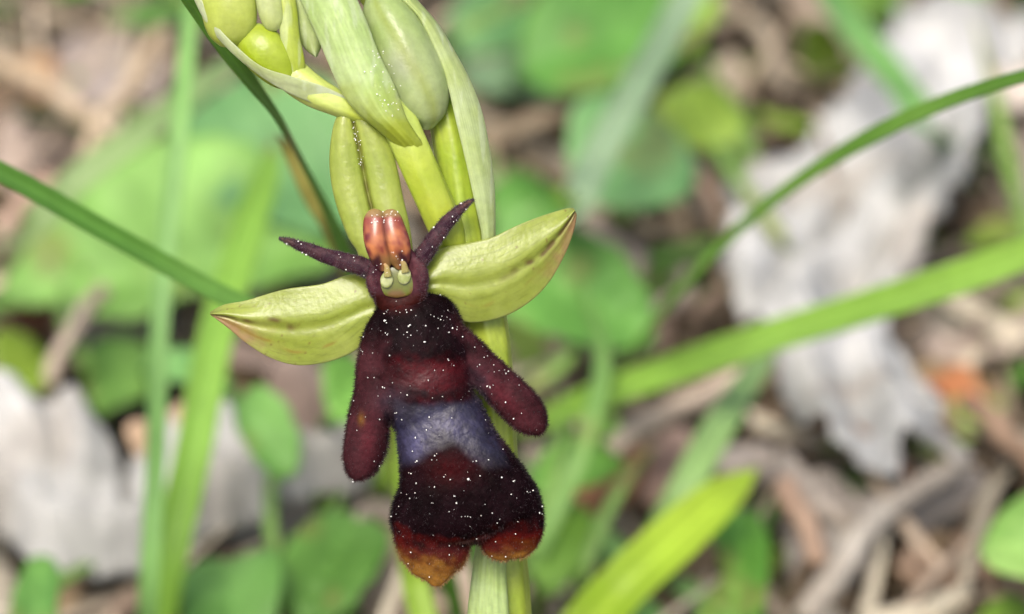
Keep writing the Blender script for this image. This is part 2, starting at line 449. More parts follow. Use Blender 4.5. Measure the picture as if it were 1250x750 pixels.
def mirror_mask(V):
    x, y = V[:, 0], V[:, 1]
    n2 = N2(V, 11)
    n2 = N1(V, 34)
    top = 493 - 0.0030 * (x - 522) ** 2 + 2.5 * n2
    bot = 568 - 24 * np.exp(-((x - 553) / 30) ** 2) + 2.5 * n2
    return sstep(-6, 8, y - top) * sstep(10, -9, y - bot) * sstep(602, 586, x - 0.32 * (y - 490)) * sstep(478, 486, x)
def lip_colour(V):
    x, y = V[:, 0], V[:, 1]
    n1, n2, n3 = N1(V, 26), N2(V, 11), N3(V, 5)
    dark = np.array((0.0032, 0.0008, 0.0013)); maroon = np.array((0.055, 0.0010, 0.0034)); purple = np.array((0.042, 0.0115, 0.0145))
    c = mixc(dark, (0.0070, 0.0022, 0.0034), np.clip(0.5 + 0.4 * n1 + 0.2 * n3, 0, 1))
    # red-maroon apron at the foot of the thorax
    ap = np.exp(-(((x - 520 + 4 * n1) / 48) ** 2 + ((y - 462 + 5 * n2) / 24) ** 2) ** 1.3)
    c = mixc(c, maroon, np.clip(ap, 0, 1) * 0.9)
    # side lobes and thorax margins are purple brown
    la = sstep(481, 462, x + 4 * n2) * sstep(390, 440, y)
    ra = sstep(0, 26, (x - 548) - (y - 395) * 0.30 + 4 * n2) * sstep(556, 530, y) * sstep(372, 400, y)
    arm = np.clip(la * sstep(600, 592, y) + ra, 0, 1)
    c = mixc(c, purple, arm * (0.78 + 0.22 * np.clip(n1, -1, 1)))
    ctr = np.exp(-((x - 448) / 9) ** 2 - ((y - 535) / 30) ** 2) + np.exp(-(((x - 612) * 0.72 + (y - 480) * -0.69) / 10) ** 2) * np.exp(-(((x - 612) + (y - 480)) / 60) ** 2)
    c = mixc(c, (0.07, 0.010, 0.015), np.clip(ctr * arm, 0, 1) * 0.6)
    yb = np.exp(-((x - 441) / 4) ** 2 - ((y - 512) / 7) ** 2)
    c = mixc(c, (0.16, 0.075, 0.01), 0.6 * yb)
    # blue-grey mirror across the waist
    mir = mirror_mask(V)
    arch = np.exp(-(((x - 480) / 18) ** 2 + ((y - 490) / 16) ** 2)) * 0.75 + np.exp(-(((x - 584) / 12) ** 2 + ((y - 468) / 20) ** 2)) * 0.5
    wisps = np.clip(0.82 + 0.16 * n1 + 0.08 * n3, 0.4, 1)
    mc = mixc((0.012, 0.011, 0.026), (0.052, 0.048, 0.105), np.clip(np.exp(-(((x - 508) / 20) ** 2 + ((y - 545) / 16) ** 2)) + 0.9 * np.exp(-(((x - 545) / 34) ** 2 + ((y - 520) / 15) ** 2)), 0, 1))
    c = mixc(c, mc, np.clip(mir * wisps, 0, 1))
    c = mixc(c, (0.05, 0.036, 0.05), np.clip(arch, 0, 1) * wisps * 0.8)
    # deep red patch under the mirror
    c = mixc(c, (0.026, 0.0010, 0.0018), 0.85 * np.exp(-(((x - 550) / 30) ** 2 + ((y - 572) / 20) ** 2)))
    # orange-brown ends of the two lobes
    def rim(d0, d1):
        return sstep(d0, d1, 0)
    eL = (y - (667 - 0.35 * np.clip(515 - x, 0, 40) + 0.006 * (x - 530) ** 2 * 0 + 0.22 * (520 - x) * (x < 520) * 0 + 9 * np.exp(-((x - 560) / 28) ** 2) + 4 * n2))
    eR = (y - (651 + 0.35 * np.clip(628 - x, 0, 60) + 3 * n2))
    inL = x < 582
    e = np.where(inL, eL, eR)
    red = sstep(-20, 6, e); org = sstep(0, 26, e)
    c = mixc(c, (0.060, 0.004, 0.003), red * 0.85)
    c = mixc(c, mixc((0.085, 0.020, 0.003), (0.20, 0.090, 0.014), sstep(8, 34, e)), org)
    # neck
    c = mixc(c, (0.045, 0.005, 0.004), 0.8 * np.exp(-(((x - 486) / 16) ** 2 + ((y - 371) / 10) ** 2)))
    return c
LC = lip_colour(LV)
def lip_gloss(V):
    x, y = V[:, 0], V[:, 1]
    g = 0.8 * mirror_mask(V)
    g = np.maximum(g, 0.7 * np.exp(-(((x - 520) / 44) ** 2 + ((y - 466) / 20) ** 2)))
    g = np.maximum(g, 0.5 * sstep(655, 680, y))
    return np.clip(np.maximum(g, 0.04), 0, 1)
lip = build('lip', px(LV), LF, M_VELVET, LC, orchid, gloss=lip_gloss(LV))
lip['label'] = 'dark maroon velvety lip shaped like a fly with a blue-grey band'

def hairs(name, V, Nn, C, n, ln, wd, parent, rng, lift=0.5, droop=(0, 0.5, 0)):
    """n short tapering hairs standing on a skin, in photo-pixel space"""
    i = rng.integers(0, len(V), n)
    b = V[i] + rng.normal(0, 0.5, (n, 3)); nn = Nn[i]
    d = unit(nn * lift + rng.normal(0, 0.35, (n, 3)) + np.array(droop))
    L = ln * rng.uniform(0.55, 1.25, n)[:, None]
    s = unit(np.cross(d, rng.normal(size=(n, 3)))); t = unit(np.cross(d, s))
    w = wd * rng.uniform(0.7, 1.2, n)[:, None]
    b = b - d * 0.8
    q = np.stack([b + s * w, b - 0.5 * s * w + 0.87 * t * w, b - 0.5 * s * w - 0.87 * t * w, b + d * (L + 0.8)], 1).reshape(-1, 3)
    k = np.arange(n)[:, None] * 4
    F = np.concatenate([k + [0, 1, 3], k + [1, 2, 3], k + [2, 0, 3]], 0)
    cc = np.repeat(C[i], 4, 0)
    o = build(name, px(q), F, M_HAIR, cc, parent, smooth=False)
    tag(o, kind='stuff')
    return o
front = LN[:, 2] > -0.35
idx = np.where(front)[0]
fuzz = rngf = np.random.default_rng(11)
hc = mixc(LC * 1.1, (0.04, 0.028, 0.033), 0.06 + 0.3 * RNG.random(len(LC)) ** 2)
om = (sstep(655, 690, LV[:, 1]))
hc = mixc(hc, (0.26, 0.16, 0.07), 0.6 * om)
# the blue-grey mirror is nearly bald, so hair is thinner there
bald = np.exp(-(((LV[:, 0] - 532) / 46) ** 2 + ((LV[:, 1] - 522) / 26) ** 2))
keep = idx[RNG.random(len(idx)) > 0.85 * bald[idx]]
hairs('lip_hairs', LV[keep], LN[keep], hc[keep], 9000, 2.2, 0.22, lip, np.random.default_rng(12), 0.55)
sel = keep[RNG.random(len(keep)) < 0.6]
hairs('pale_hairs', LV[sel], LN[sel], np.tile((0.13, 0.10, 0.11), (len(sel), 1)) * RNG.uniform(0.3, 1.1, (len(sel), 1)), 1200, 3.0, 0.2, lip, np.random.default_rng(16), 0.6)
rim_i = np.where((np.abs(LN[:, 2]) < 0.55))[0]
hairs('margin_hairs', LV[rim_i], LN[rim_i], hc[rim_i], 9000, 4.6, 0.36, lip, np.random.default_rng(13), 1.0, (0, 0.25, 0))

def grains(name, pts, rad, parent, rng):
    """tiny glistening specks, joined"""
    vs, fs = [], []
    for p, r in zip(pts, rad):
        o = len(vs)
        vs += (p + ICO_V * r * rng.uniform(0.7, 1.3, 3)).tolist(); fs += [[i + o for i in f] for f in ICO_F]
    return tag(build(name, px(np.array(vs)), fs, M_POLLEN, None, parent), kind='stuff')
rg = np.random.default_rng(21)
fr = np.where((LN[:, 2] > 0.4))[0]
# specks are scattered, thicker on the shoulders, a few along the maroon edge
wgt = 0.35 + 1.5 * np.exp(-((LV[fr, 1] - 395) / 32) ** 2) + 0.8 * np.exp(-((LV[fr, 1] - 470) / 30) ** 2) + 0.9 * np.exp(-((LV[fr, 1] - 590) / 40) ** 2)
pk = rg.choice(fr, 190, replace=False, p=wgt / wgt.sum())
cl = rg.choice(pk, 36)
pts = np.vstack([LV[pk] + LN[pk] * 1.4, LV[cl] + LN[cl] * 1.2 + rg.normal(0, 3.0, (36, 3)) * [1, 1, 0.2]])
grains('pollen_specks', pts, np.clip(rg.lognormal(-0.52, 0.38, len(pts)), 0.3, 1.5), lip, rg)

for (po, V, F) in (PL, PR):
    ctr = V.reshape(60, 20, 3); nn = unit(ctr - ctr.mean(1, keepdims=True)).reshape(-1, 3)
    cc = np.tile((0.10, 0.075, 0.085), (len(V), 1)) * RNG.uniform(0.4, 1.3, (len(V), 1))
    hairs('petal_hairs', V, nn, cc, 2600, 3.0, 0.3, po, np.random.default_rng(14), 0.8, (0, 0, 0))
    f = np.where(nn[:, 2] > 0.3)[0]; k = rg.choice(f, 12)
    grains('pollen_specks', V[k] + nn[k] * 1.2, rg.uniform(0.5, 1.2, 12), po, rg)

# --- column: cup, two anther lobes, stigma, two pollinia
def ell(cx, cy, d, w, h, t, rot=0, n=24):
    a = np.linspace(-1, 1, n)
    r = np.sqrt(np.clip(1 - a ** 2, 0.0004, 1))
    ux, uy = math.sin(rot), math.cos(rot)
    return [(cx + ux * h * k, cy + uy * h * k, d, w * q, t * q) for k, q in zip(a, r)]
column_rows = [(480, 292, 34, 6, 5), (481, 304, 35, 20, 10), (482, 318, 36, 30, 13), (484, 332, 36, 37, 15), (486, 346, 34, 38, 15), (488, 358, 29, 34, 13), (489, 370, 22, 30, 11), (490, 384, 16, 20, 7)]
V, F, u, v = tube_px(column_rows, 70, 56)
# hollow out the stigmatic cavity, open towards the lip
cav = np.exp(-(((V[:, 0] - 484) / 27) ** 2 + ((V[:, 1] - 340) / 30) ** 2) ** 2) * (V[:, 2] > 18)
V[:, 2] -= 18 * cav
c = mixc((0.045, 0.013, 0.020), (0.08, 0.027, 0.033), np.clip(0.5 + 0.5 * N2(V, 9), 0, 1))
c = mixc(c, (0.030, 0.005, 0.004), sstep(352, 364, V[:, 1]))
column = build('column', px(V), F, M_VELVET, c, orchid, gloss=0.2)
column['label'] = 'reddish column with two pale pollinia above the lip'
nn = unit(V.reshape(70, 56, 3) - V.reshape(70, 56, 3).mean(1, keepdims=True)).reshape(-1, 3)
k = np.where((np.abs(V[:, 0] - 484) > 24) & (nn[:, 2] > -0.5))[0]
hairs('column_hairs', V[k], nn[k], np.tile((0.10, 0.06, 0.07), (len(k), 1)) * RNG.uniform(0.4, 1.2, (len(k), 1)), 1500, 2.6, 0.3, column, np.random.default_rng(15), 0.8, (0, 0, 0))
# stigma floor
V, F, u, v = tube_px(ell(484, 343, 31, 27, 21, 4), 30, 30, power=3.0)
build('stigma', px(V), F, M_GLOSS, mixc((0.11, 0.13, 0.015), (0.14, 0.08, 0.025), np.clip(0.5 + 0.5 * N1(V, 12), 0, 1) * sstep(346, 357, V[:, 1])), column)
def anther(rows, sgn):
    V, F, u, v = tube_px(rows, 60, 32, mod=lambda a, v: 1 + 0.025 * np.sin(a * 3 + 9 * v))
    y = V[:, 1]; ctr = np.interp(y, [260, 280, 300, 320], [467 + 0 * sgn, 469, 472, 477])
    lat = np.abs(V[:, 0] - ctr)
    c = mixc((0.22, 0.05, 0.035), (0.46, 0.17, 0.065), sstep(266, 292, y) * np.clip(0.75 + 0.3 * N1(V, 8), 0, 1))
    c = mixc(c, (0.13, 0.02, 0.03), np.clip(0.9 * sstep(18, 30, lat + 2 * N2(V, 9)) + 0.15 * np.clip(N2(V, 9) + 0.4 * N3(V, 4), 0, 1), 0, 0.9))
    c = mixc(c, (0.12, 0.035, 0.02), 0.9 * np.exp(-(lat / 2.6) ** 2))
    c = mixc(c, (0.055, 0.014, 0.02), sstep(302, 318, y + 3 * N1(V, 9)) * sstep(6, 14, lat))
    c = mixc(c, (0.26, 0.15, 0.05), sstep(306, 318, y) * sstep(14, 6, lat) * 0.8)
    c = mixc(c, (0.26, 0.20, 0.07), 0.7 * sstep(268, 261, y))
    build('anther_lobe', px(V), F, M_GLOSS, c, column)
anther([(465, 259, 42, 5, 4), (460, 266, 45, 14, 9), (459, 281, 46, 16, 12), (461, 297, 46, 16.5, 13), (465, 311, 43, 15, 10), (467, 322, 39, 12, 6), (468, 330, 36, 6, 4)], -1)
anther([(470, 259, 42, 5, 4), (475, 266, 45, 14, 9), (479, 281, 46, 16.5, 12), (484, 297, 46, 16.5, 13), (487, 310, 43, 15, 10), (489, 320, 39, 12, 6), (490, 328, 36, 6, 4)], 1)
for rows, top in ((ell(472, 342, 37.5, 7.8, 10, 2.2, -0.15), (469, 322)), (ell(493.5, 337, 37.5, 8.2, 10.4, 2.2, -0.15), (488, 317))):
    V, F, u, v = tube_px(rows, 24, 20)
    po = build('pollinium', px(V), F, M_GLOSS, mixc((0.25, 0.29, 0.09), (0.36, 0.39, 0.18), np.clip(0.5 + 0.5 * N2(V, 5), 0, 1)), column)
    cx, cy = rows[0][0], rows[0][1]
    V, F, u, v = tube_px([(top[0], top[1], 46, 1.6, 1.6), ((top[0] + cx) / 2 + 1, (top[1] + cy) / 2, 45, 3.4, 2.0), (cx, cy + 6, 40, 5, 2.4)], 16, 10)
    build('stalk', px(V), F, M_GLOSS, mixc((0.36, 0.20, 0.08), (0.36, 0.34, 0.12), v), column)
rgc = np.random.default_rng(5)
pts = [(rgc.uniform(452, 490), rgc.uniform(258, 272), 57) for _ in range(22)] + [(rgc.uniform(455, 500), rgc.uniform(300, 335), 60) for _ in range(14)]
grains('pollen_specks', np.array(pts), rgc.uniform(0.4, 1.0, len(pts)), column, rgc)
# specks on the dorsal sepal groove
pts = [(rgc.normal(432 + 0.11 * (yy - 150), 5), yy, 17) for yy in rgc.uniform(148, 205, 40)] + [(rgc.normal(448, 3), rgc.normal(160, 4), 16) for _ in range(14)]
grains('pollen_specks', np.array(pts), rgc.uniform(0.4, 0.9, len(pts)), dorsal, rgc)

# --- upper flower buds and bracts
# ovary of the next flower, rising from the stem
V, F, u, v = tube_px([(562, 318, -20, 12, 12), (548, 285, -8, 21, 18), (530, 245, 4, 22, 20), (512, 205, 12, 23, 20), (494, 165, 16, 23, 20), (478, 128, 14, 22, 18), (465, 95, 8, 16, 14)], 60, 28,
                     mod=lambda a, v: 1 + 0.05 * np.cos(a * 6 + 6 * v))
build('ovary', px(V), F, M_STALK, mixc(greens(V, np.cos(u * 6.28), v, (0.30, 0.39, 0.03), (0.38, 0.45, 0.05), 6, 0.08), (0.42, 0.52, 0.14), 0.8 * sstep(0.45, 0.85, v)), orchid)
def bract(rows, prof, c1, c2, thick=3.5, edge=(0.52, 0.6, 0.3), nl=110, nw=41, stripes=10, amt=0.06, base=None):
    V, F, s, v = sheet_px(rows, nl, nw, prof, thick)
    c = greens(V, s, v, c1, c2, stripes, amt, N3)
    c = mixc(c, edge, 0.5 * sstep(0.86, 1.0, np.abs(s)))
    fine = np.exp(-((((s + 0.05 * N1(V, 60)) * 6.5) % 1.0 - 0.5) / 0.12) ** 2) * (0.55 + 0.45 * np.clip(N2(V, 30), -1, 1))
    c = c * (1 - 0.16 * fine)[:, None]
    c = mixc(c, (0.62, 0.70, 0.48), 0.35 * sstep(0.6, 1.5, N3(V * [1, 0.25, 1], 9)))  # pale streaks: glossy highlights painted into the colour
    if base is not None:
        c = mixc(c, base[0], 1 - sstep(base[1], base[2], v + 0.03 * N1(V, 20)))
    return build('bract', px(V), F, M_TISSUE, c, orchid), V
# broad pale bract in front
br_, V = bract([(520, 232, 2, 536, 224, 2), (504, 207, 14, 527, 199, 14), (486, 182, 26, 518, 178, 26), (462, 160, 32, 506, 160, 34), (438, 140, 33, 496, 143, 36), (420, 118, 33, 487, 118, 36), (406, 90, 32, 478, 96, 36), (389, 50, 30, 463, 66, 36), (370, 8, 27, 446, 22, 34), (350, -40, 24, 424, -26, 30), (345, -90, 20, 395, -85, 26), (352, -130, 16, 362, -130, 18)],
                lambda s, v: 14 * (1 - s ** 2) * sstep(0.0, 0.35, v) + 0.35 * np.cos(s * 14) , (0.40, 0.56, 0.17), (0.52, 0.65, 0.30), stripes=9, amt=0.06, base=((0.35, 0.42, 0.04), 0.24, 0.6))
pts = [(rgc.normal(472 + 0.25 * (yy - 110), 9), yy, 53) for yy in rgc.uniform(60, 142, 40)]
grains('dew_specks', np.array(pts), rgc.uniform(0.4, 1.0, len(pts)), br_, rgc)
# swollen bud behind it
V, F, u, v = tube_px([(462, -8, 0, 16, 12), (470, 14, 4, 29, 22), (486, 45, 8, 36, 28), (500, 80, 10, 40, 30), (513, 112, 10, 38, 28), (520, 135, 8, 28, 20), (521, 150, 4, 14, 10), (520, 158, 2, 5, 4)], 60, 40,
                     mod=lambda a, v: 1 + 0.06 * np.cos(a * 3 + 1.2) - 0.06 * np.exp(-((a - 1.1 - v) / 0.12) ** 2))
c = greens(V, u * 3, v, (0.35, 0.46, 0.16), (0.44, 0.53, 0.24), 5, 0.1)
c = mixc(c, (0.30, 0.32, 0.24), np.clip(np.exp(-(((V[:, 0] - 490) / 18) ** 2 + ((V[:, 1] - 80) / 24) ** 2)) * 0.6, 0, 1))
c = mixc(c, (0.30, 0.36, 0.06), 0.6 * np.exp(-(((u - 0.19 - v * 0.16) / 0.03) ** 2)))
build('bud', px(V), F, M_TISSUE, c, orchid)
# long narrow bract sheathing the stem on its far side
bract([(583, 318, -10, 606, 318, -14), (588, 290, -4, 605, 288, -12), (580, 250, 4, 604, 232, -10), (569, 200, 10, 598, 182, -6), (556, 146, 14, 589, 138, -2), (545, 100, 16, 575, 100, 0), (530, 60, 16, 556, 64, 0), (511, 22, 14, 534, 28, 0), (487, -4, 12, 506, -4, 0), (462, -40, 8, 474, -40, 2), (445, -70, 4, 449, -70, 2)],
      lambda s, v: 5 * (1 - s ** 2) + 0.3 * np.cos(s * 9), (0.42, 0.52, 0.17), (0.50, 0.60, 0.28))
# side bud on its stalk
V, F, u, v = tube_px([(470, 150, 4, 12, 12), (440, 137, 10, 14, 13), (410, 125, 13, 16, 14), (380, 110, 13, 19, 15), (355, 90, 11, 20, 15), (340, 70, 6, 14, 10)], 50, 26, mod=lambda a, v: 1 + 0.04 * np.cos(a * 6))
build('ovary', px(V), F, M_STALK, greens(V, np.cos(u * 6.28), v, (0.40, 0.48, 0.06), (0.46, 0.54, 0.14), 5, 0.1), orchid)
def bud(rows, c1, c2, mod=None):
    V, F, u, v = tube_px(rows, 50, 30, mod=mod)
    return build('bud', px(V), F, M_TISSUE, greens(V, u * 2, v, c1, c2, 4, 0.08), orchid)
bud([(356, 106, 10, 8, 6), (347, 94, 15, 19, 13), (335, 78, 18, 26, 17), (321, 61, 19, 28, 18), (309, 46, 16, 24, 15), (300, 32, 10, 10, 7)], (0.36, 0.47, 0.02), (0.44, 0.54, 0.07))
bud([(284, 54, 12, 16, 10), (282, 38, 18, 29, 18), (280, 15, 20, 34, 22), (275, -15, 18, 33, 22), (268, -45, 12, 22, 14), (262, -62, 8, 5, 4)], (0.42, 0.50, 0.06), (0.48, 0.56, 0.12))
bud([(338, 36, 24, 6, 5), (334, 28, 26, 13, 9), (330, 10, 26, 16, 11), (326, -12, 24, 15, 11), (322, -36, 20, 6, 5)], (0.42, 0.50, 0.12), (0.52, 0.58, 0.30))
# the sepals of that side bud standing open
bract([(352, 110, 14, 374, 104, 14), (345, 80, 22, 372, 74, 20), (342, 45, 26, 366, 44, 22), (338, 10, 26, 362, 6, 22), (334, -30, 22, 352, -30, 20)], leafprof(5), (0.42, 0.52, 0.05), (0.48, 0.56, 0.12), 4, (0.45, 0.55, 0.1), 60, 21, 4)
bract([(384, 70, 2, 387, 70, 2), (372, 60, 4, 393, 56, 2), (360, 40, 8, 397, 36, 4), (350, 12, 10, 396, 8, 6), (346, -20, 8, 388, -24, 6)], leafprof(8), (0.38, 0.48, 0.16), (0.46, 0.54, 0.24), 4, (0.5, 0.58, 0.26), 50, 21, 6)
# its thin pale bract, seen along the lower edge
bract([(436, 148, 16, 438, 126, 22), (385, 128, 22, 396, 106, 28), (345, 110, 28, 358, 94, 33), (312, 89, 31, 319, 81, 38), (280, 62, 31, 287, 55, 38), (252, 29, 28, 259, 24, 34), (232, -10, 20, 240, -14, 26)],
      leafprof(1), (0.46, 0.54, 0.22), (0.55, 0.62, 0.34), 1.6, (0.58, 0.62, 0.4), 70, 15, 3)
# ------------------------------------------------------------------ grass blades (world space, mm)
def ribbon(name, pts, widths, mat, c1, c2, parent=None, face=None, fold=0.18, thick=0.12, nl=90, nw=13, twist=0.0, tipcol=None, seed=N1):
    """a long leaf along pts (mm); widths full width mm at the control points; broad side towards face"""
    pts = np.asarray(pts, float)
    c = catmull(np.hstack([pts, np.asarray(widths, float)[:, None]]), nl)
    X = c[:, :3]; w = np.maximum(c[:, 3], 0.05)
    t = unit(np.gradient(X, axis=0))
    f = unit(CAM - X) * 0.7 + np.array([0, 0, 0.6]) if face is None else np.broadcast_to(np.asarray(face, float), X.shape)
    side = unit(np.cross(t, f)); nor = unit(np.cross(side, t))
    if twist:
        a = np.linspace(0, twist, nl)[:, None]
        side, nor = side * np.cos(a) + nor * np.sin(a), nor * np.cos(a) - side * np.sin(a)
    s = np.linspace(-1, 1, nw)
    V = X[:, None] + side[:, None] * (s[None, :, None] * w[:, None, None] / 2) + nor[:, None] * ((np.abs(s) ** 1.5)[None, :, None] * w[:, None, None] * fold)
    V = V.reshape(-1, 3)
    S = np.tile(s, nl); v = np.repeat(np.linspace(0, 1, nl), nw)
    c = mixc(np.asarray(c1) * 0.9, np.asarray(c2) * 1.05, np.clip(0.5 + 0.4 * seed(V, 9) + 0.4 * np.cos(S * 14), 0, 1))
    c = mixc(c, (0.30, 0.24, 0.10), 0.6 * sstep(1.5, 2.1, N3(V, 6)))
    c = mixc(c, np.asarray(c2) * 1.25, 0.5 * np.exp(-(S / 0.15) ** 2))
    if tipcol is not None:
        c = mixc(c, tipcol, sstep(0.85, 1.0, v))
    return build(name, V, grid_faces(nl, nw), mat, c, parent, solid=thick)

GR, GR2 = (0.10, 0.24, 0.025), (0.16, 0.32, 0.05)
LIME, LIME2 = (0.20, 0.40, 0.03), (0.27, 0.48, 0.05)
PALE, PALE2 = (0.22, 0.36, 0.13), (0.28, 0.42, 0.17)

def grass(pts, width, c, label, cat='grass blade', tip=True, root=None, **k):
    """pts: (px, py, mm behind focus) from the foot to the tip; width mm; root an extra foot on the soil"""
    W = [B(*p) for p in pts]
    wid = [width] * len(W)
    if root is not None:
        W = [G(root[0], root[1], -1.0)] + W; wid = [width * 0.75] + wid
    if tip:
        wid[-1] = 0.1; wid[-2] *= 0.75
    o = ribbon('grass_blade', W, wid, M_GRASS, c[0], c[1], **k)
    return tag(o, label, cat)

# foot points lie on the soil where the ray of a pixel below the frame meets it
grass([(600, 800, 50), (560, 540, 40), (470, 430, 30), (370, 402, 26), (280, 366, 24), (140, 290, 21), (0, 212, 18), (-180, 130, 12), (-330, 90, 8)], 1.15, ((0.10, 0.26, 0.035), (0.15, 0.33, 0.06)),
      'narrow mid-green grass blade running behind the tip of the left sepal', root=(630, 1000))
grass([(560, 760, 50), (500, 520, 40), (440, 360, 31), (397, 260, 24), (344, 158, 14), (305, 102, 9), (266, 50, 6), (222, -8, 3), (130, -125, -4)], 0.9, ((0.11, 0.27, 0.03), (0.16, 0.36, 0.05)),
      'thin dark green grass blade crossing just below the yellow-green side buds', root=(590, 900))
grass([(500, 640, 60), (440, 400, 42), (405, 290, 34), (378, 240, 32), (352, 185, 31), (338, 165, 30)], 0.8, ((0.25, 0.20, 0.05), (0.28, 0.26, 0.06)),
      'short browning grass blade with a withered tip beside the grooved upright sepal', root=(510, 760), tipcol=(0.12, 0.07, 0.05))
grass([(185, 830, 60), (205, 690, 56), (235, 560, 58), (262, 420, 62), (300, 290, 68), (325, 215, 74), (335, 170, 80)], 2.2, ((0.24, 0.46, 0.05), (0.30, 0.54, 0.09)),
      'broad bright green grass blade standing in front of the white curled leaf', root=(175, 900))
grass([(180, 760, 54), (190, 560, 52), (195, 400, 52), (208, 260, 54), (222, 130, 56), (232, 20, 60), (236, -60, 66)], 1.15, ((0.16, 0.34, 0.09), (0.22, 0.42, 0.12)),
      'slender upright soft green blade beside the broad bright blade', root=(176, 840))
grass([(20, 300, 76), (90, 225, 74), (170, 165, 76), (260, 95, 82), (330, 50, 90)], 2.0, ((0.22, 0.33, 0.12), (0.28, 0.40, 0.16)),
      'pale green blade slanting over the dry straw stalks', root=(-60, 380))
grass([(722, 482, 80), (768, 436, 70), (836, 352, 58), (920, 268, 47), (1020, 195, 37), (1130, 138, 29), (1250, 96, 20), (1400, 60, 10)], 1.25, ((0.11, 0.26, 0.03), (0.17, 0.34, 0.055)),
      'slim arching green grass blade crossing in front of the large white leaf', root=(680, 530))
grass([(660, 518, 78), (790, 466, 68), (930, 418, 62), (1060, 378, 57), (1180, 340, 52), (1290, 300, 48), (1400, 262, 44)], 2.3, ((0.22, 0.42, 0.05), (0.29, 0.50, 0.08)),
      'wide lime-green grass blade stretched across the large white leaf', root=(600, 545))
grass([(690, 800, 52), (760, 720, 52), (830, 655, 54), (885, 605, 57), (925, 572, 61)], 3.1, ((0.32, 0.50, 0.025), (0.42, 0.58, 0.05)),
      'thick yellow-green grass blade with a pointed tip near the fallen twigs', root=(640, 850))
grass([(790, 690, 66), (830, 610, 62), (880, 520, 66), (925, 450, 74), (950, 410, 82)], 2.0, (PALE, (0.26, 0.42, 0.14)),
      'pale green blade rising behind the thick yellow-green blade', root=(775, 730))
grass([(700, 260, 78), (730, 195, 80), (780, 105, 86), (830, 15, 94), (870, -60, 100)], 2.2, ((0.24, 0.36, 0.20), (0.30, 0.42, 0.25)),
      'greyish green flat stalk leaning over the round leaves', root=(650, 350), tip=False)
grass([(1130, 150, 92), (1090, 95, 96), (1045, 40, 100), (1010, -10, 106), (970, -70, 112)], 2.1, ((0.15, 0.34, 0.09), (0.20, 0.40, 0.12)),
      'soft green blade hanging over the top edge of the large white leaf', root=(1180, 215))
grass([(830, 800, 70), (770, 700, 70), (720, 650, 72), (670, 600, 76), (630, 560, 80)], 1.8, ((0.16, 0.34, 0.09), (0.22, 0.42, 0.13)),
      'soft green blade passing low behind the forked end of the lip', root=(880, 830))
grass([(1190, 20, 100), (1215, 120, 94), (1235, 215, 90), (1262, 300, 84)][::-1], 1.0, ((0.20, 0.34, 0.07), (0.26, 0.40, 0.1)),
      'thin green stem hanging past the upper end of the large white leaf', root=(1290, 380))
grass([(640, 700, 62), (690, 600, 60), (720, 520, 62), (735, 430, 70), (700, 330, 84)], 1.2, ((0.16, 0.32, 0.07), (0.22, 0.40, 0.1)),
      'green blade leaning between the flower stem and the orange litter', root=(620, 730))
grass([(930, 800, 66), (860, 735, 66), (800, 700, 70), (740, 680, 74)], 1.4, ((0.18, 0.36, 0.1), (0.24, 0.42, 0.14)),
      'soft green blade crossing under the thick yellow-green blade', root=(980, 840))
grass([(530, 800, 44), (505, 700, 42), (498, 560, 40), (495, 440, 44), (480, 380, 50)], 1.5, ((0.24, 0.40, 0.03), (0.30, 0.46, 0.05)),
      'yellowish green blade standing right behind the lip', root=(540, 860))

# thin soft blades in the turf beyond
for pts, w, root, label in (
    ([(655, 690, 66), (672, 610, 66), (684, 540, 70), (690, 480, 78)], 0.9, (648, 720), 'thin soft blade just right of the forked lip end'),
    ([(705, 720, 66), (735, 640, 66), (770, 580, 70), (800, 545, 76)], 0.8, (690, 750), 'thin soft blade rising past the orange-tan dead leaf'),
    ([(745, 760, 62), (800, 660, 66), (850, 560, 74), (880, 490, 82)], 0.9, (730, 790), 'thin soft blade between the two pale broad blades'),
    ([(345, 730, 66), (330, 640, 68), (335, 560, 74), (350, 510, 80)], 0.8, (350, 760), 'thin soft blade in front of the right end of the white curled leaf'),
    ([(120, 470, 86), (90, 420, 84), (75, 370, 88), (80, 330, 94)], 0.9, (135, 500), 'thin soft blade above the white curled leaf near the beige stalk'),
    ([(640, 480, 82), (690, 440, 82), (700, 400, 86), (690, 360, 92)], 0.9, (610, 510), 'thin soft blade between the smooth green leaf and the stem'),
    ([(30, 760, 66), (60, 720, 66), (110, 690, 70), (150, 680, 76)], 0.8, (10, 790), 'thin soft blade curling below the white curled leaf'),
    ([(420, 760, 64), (400, 690, 66), (405, 630, 70), (425, 590, 76)], 0.9, (425, 790), 'thin soft blade standing beneath the left arm of the lip'),
    ([(960, 300, 92), (915, 240, 94), (880, 190, 100), (860, 120, 108)], 1.0, (985, 330), 'thin soft blade at the left edge of the large white leaf'),
    ([(560, 40, 104), (600, 20, 106), (640, -5, 112), (690, -30, 120)], 1.2, (530, 70), 'thin soft blade beyond the long pale bract')):
    grass(pts, w, ((0.20, 0.36, 0.08), (0.27, 0.44, 0.12)), label, root=root)

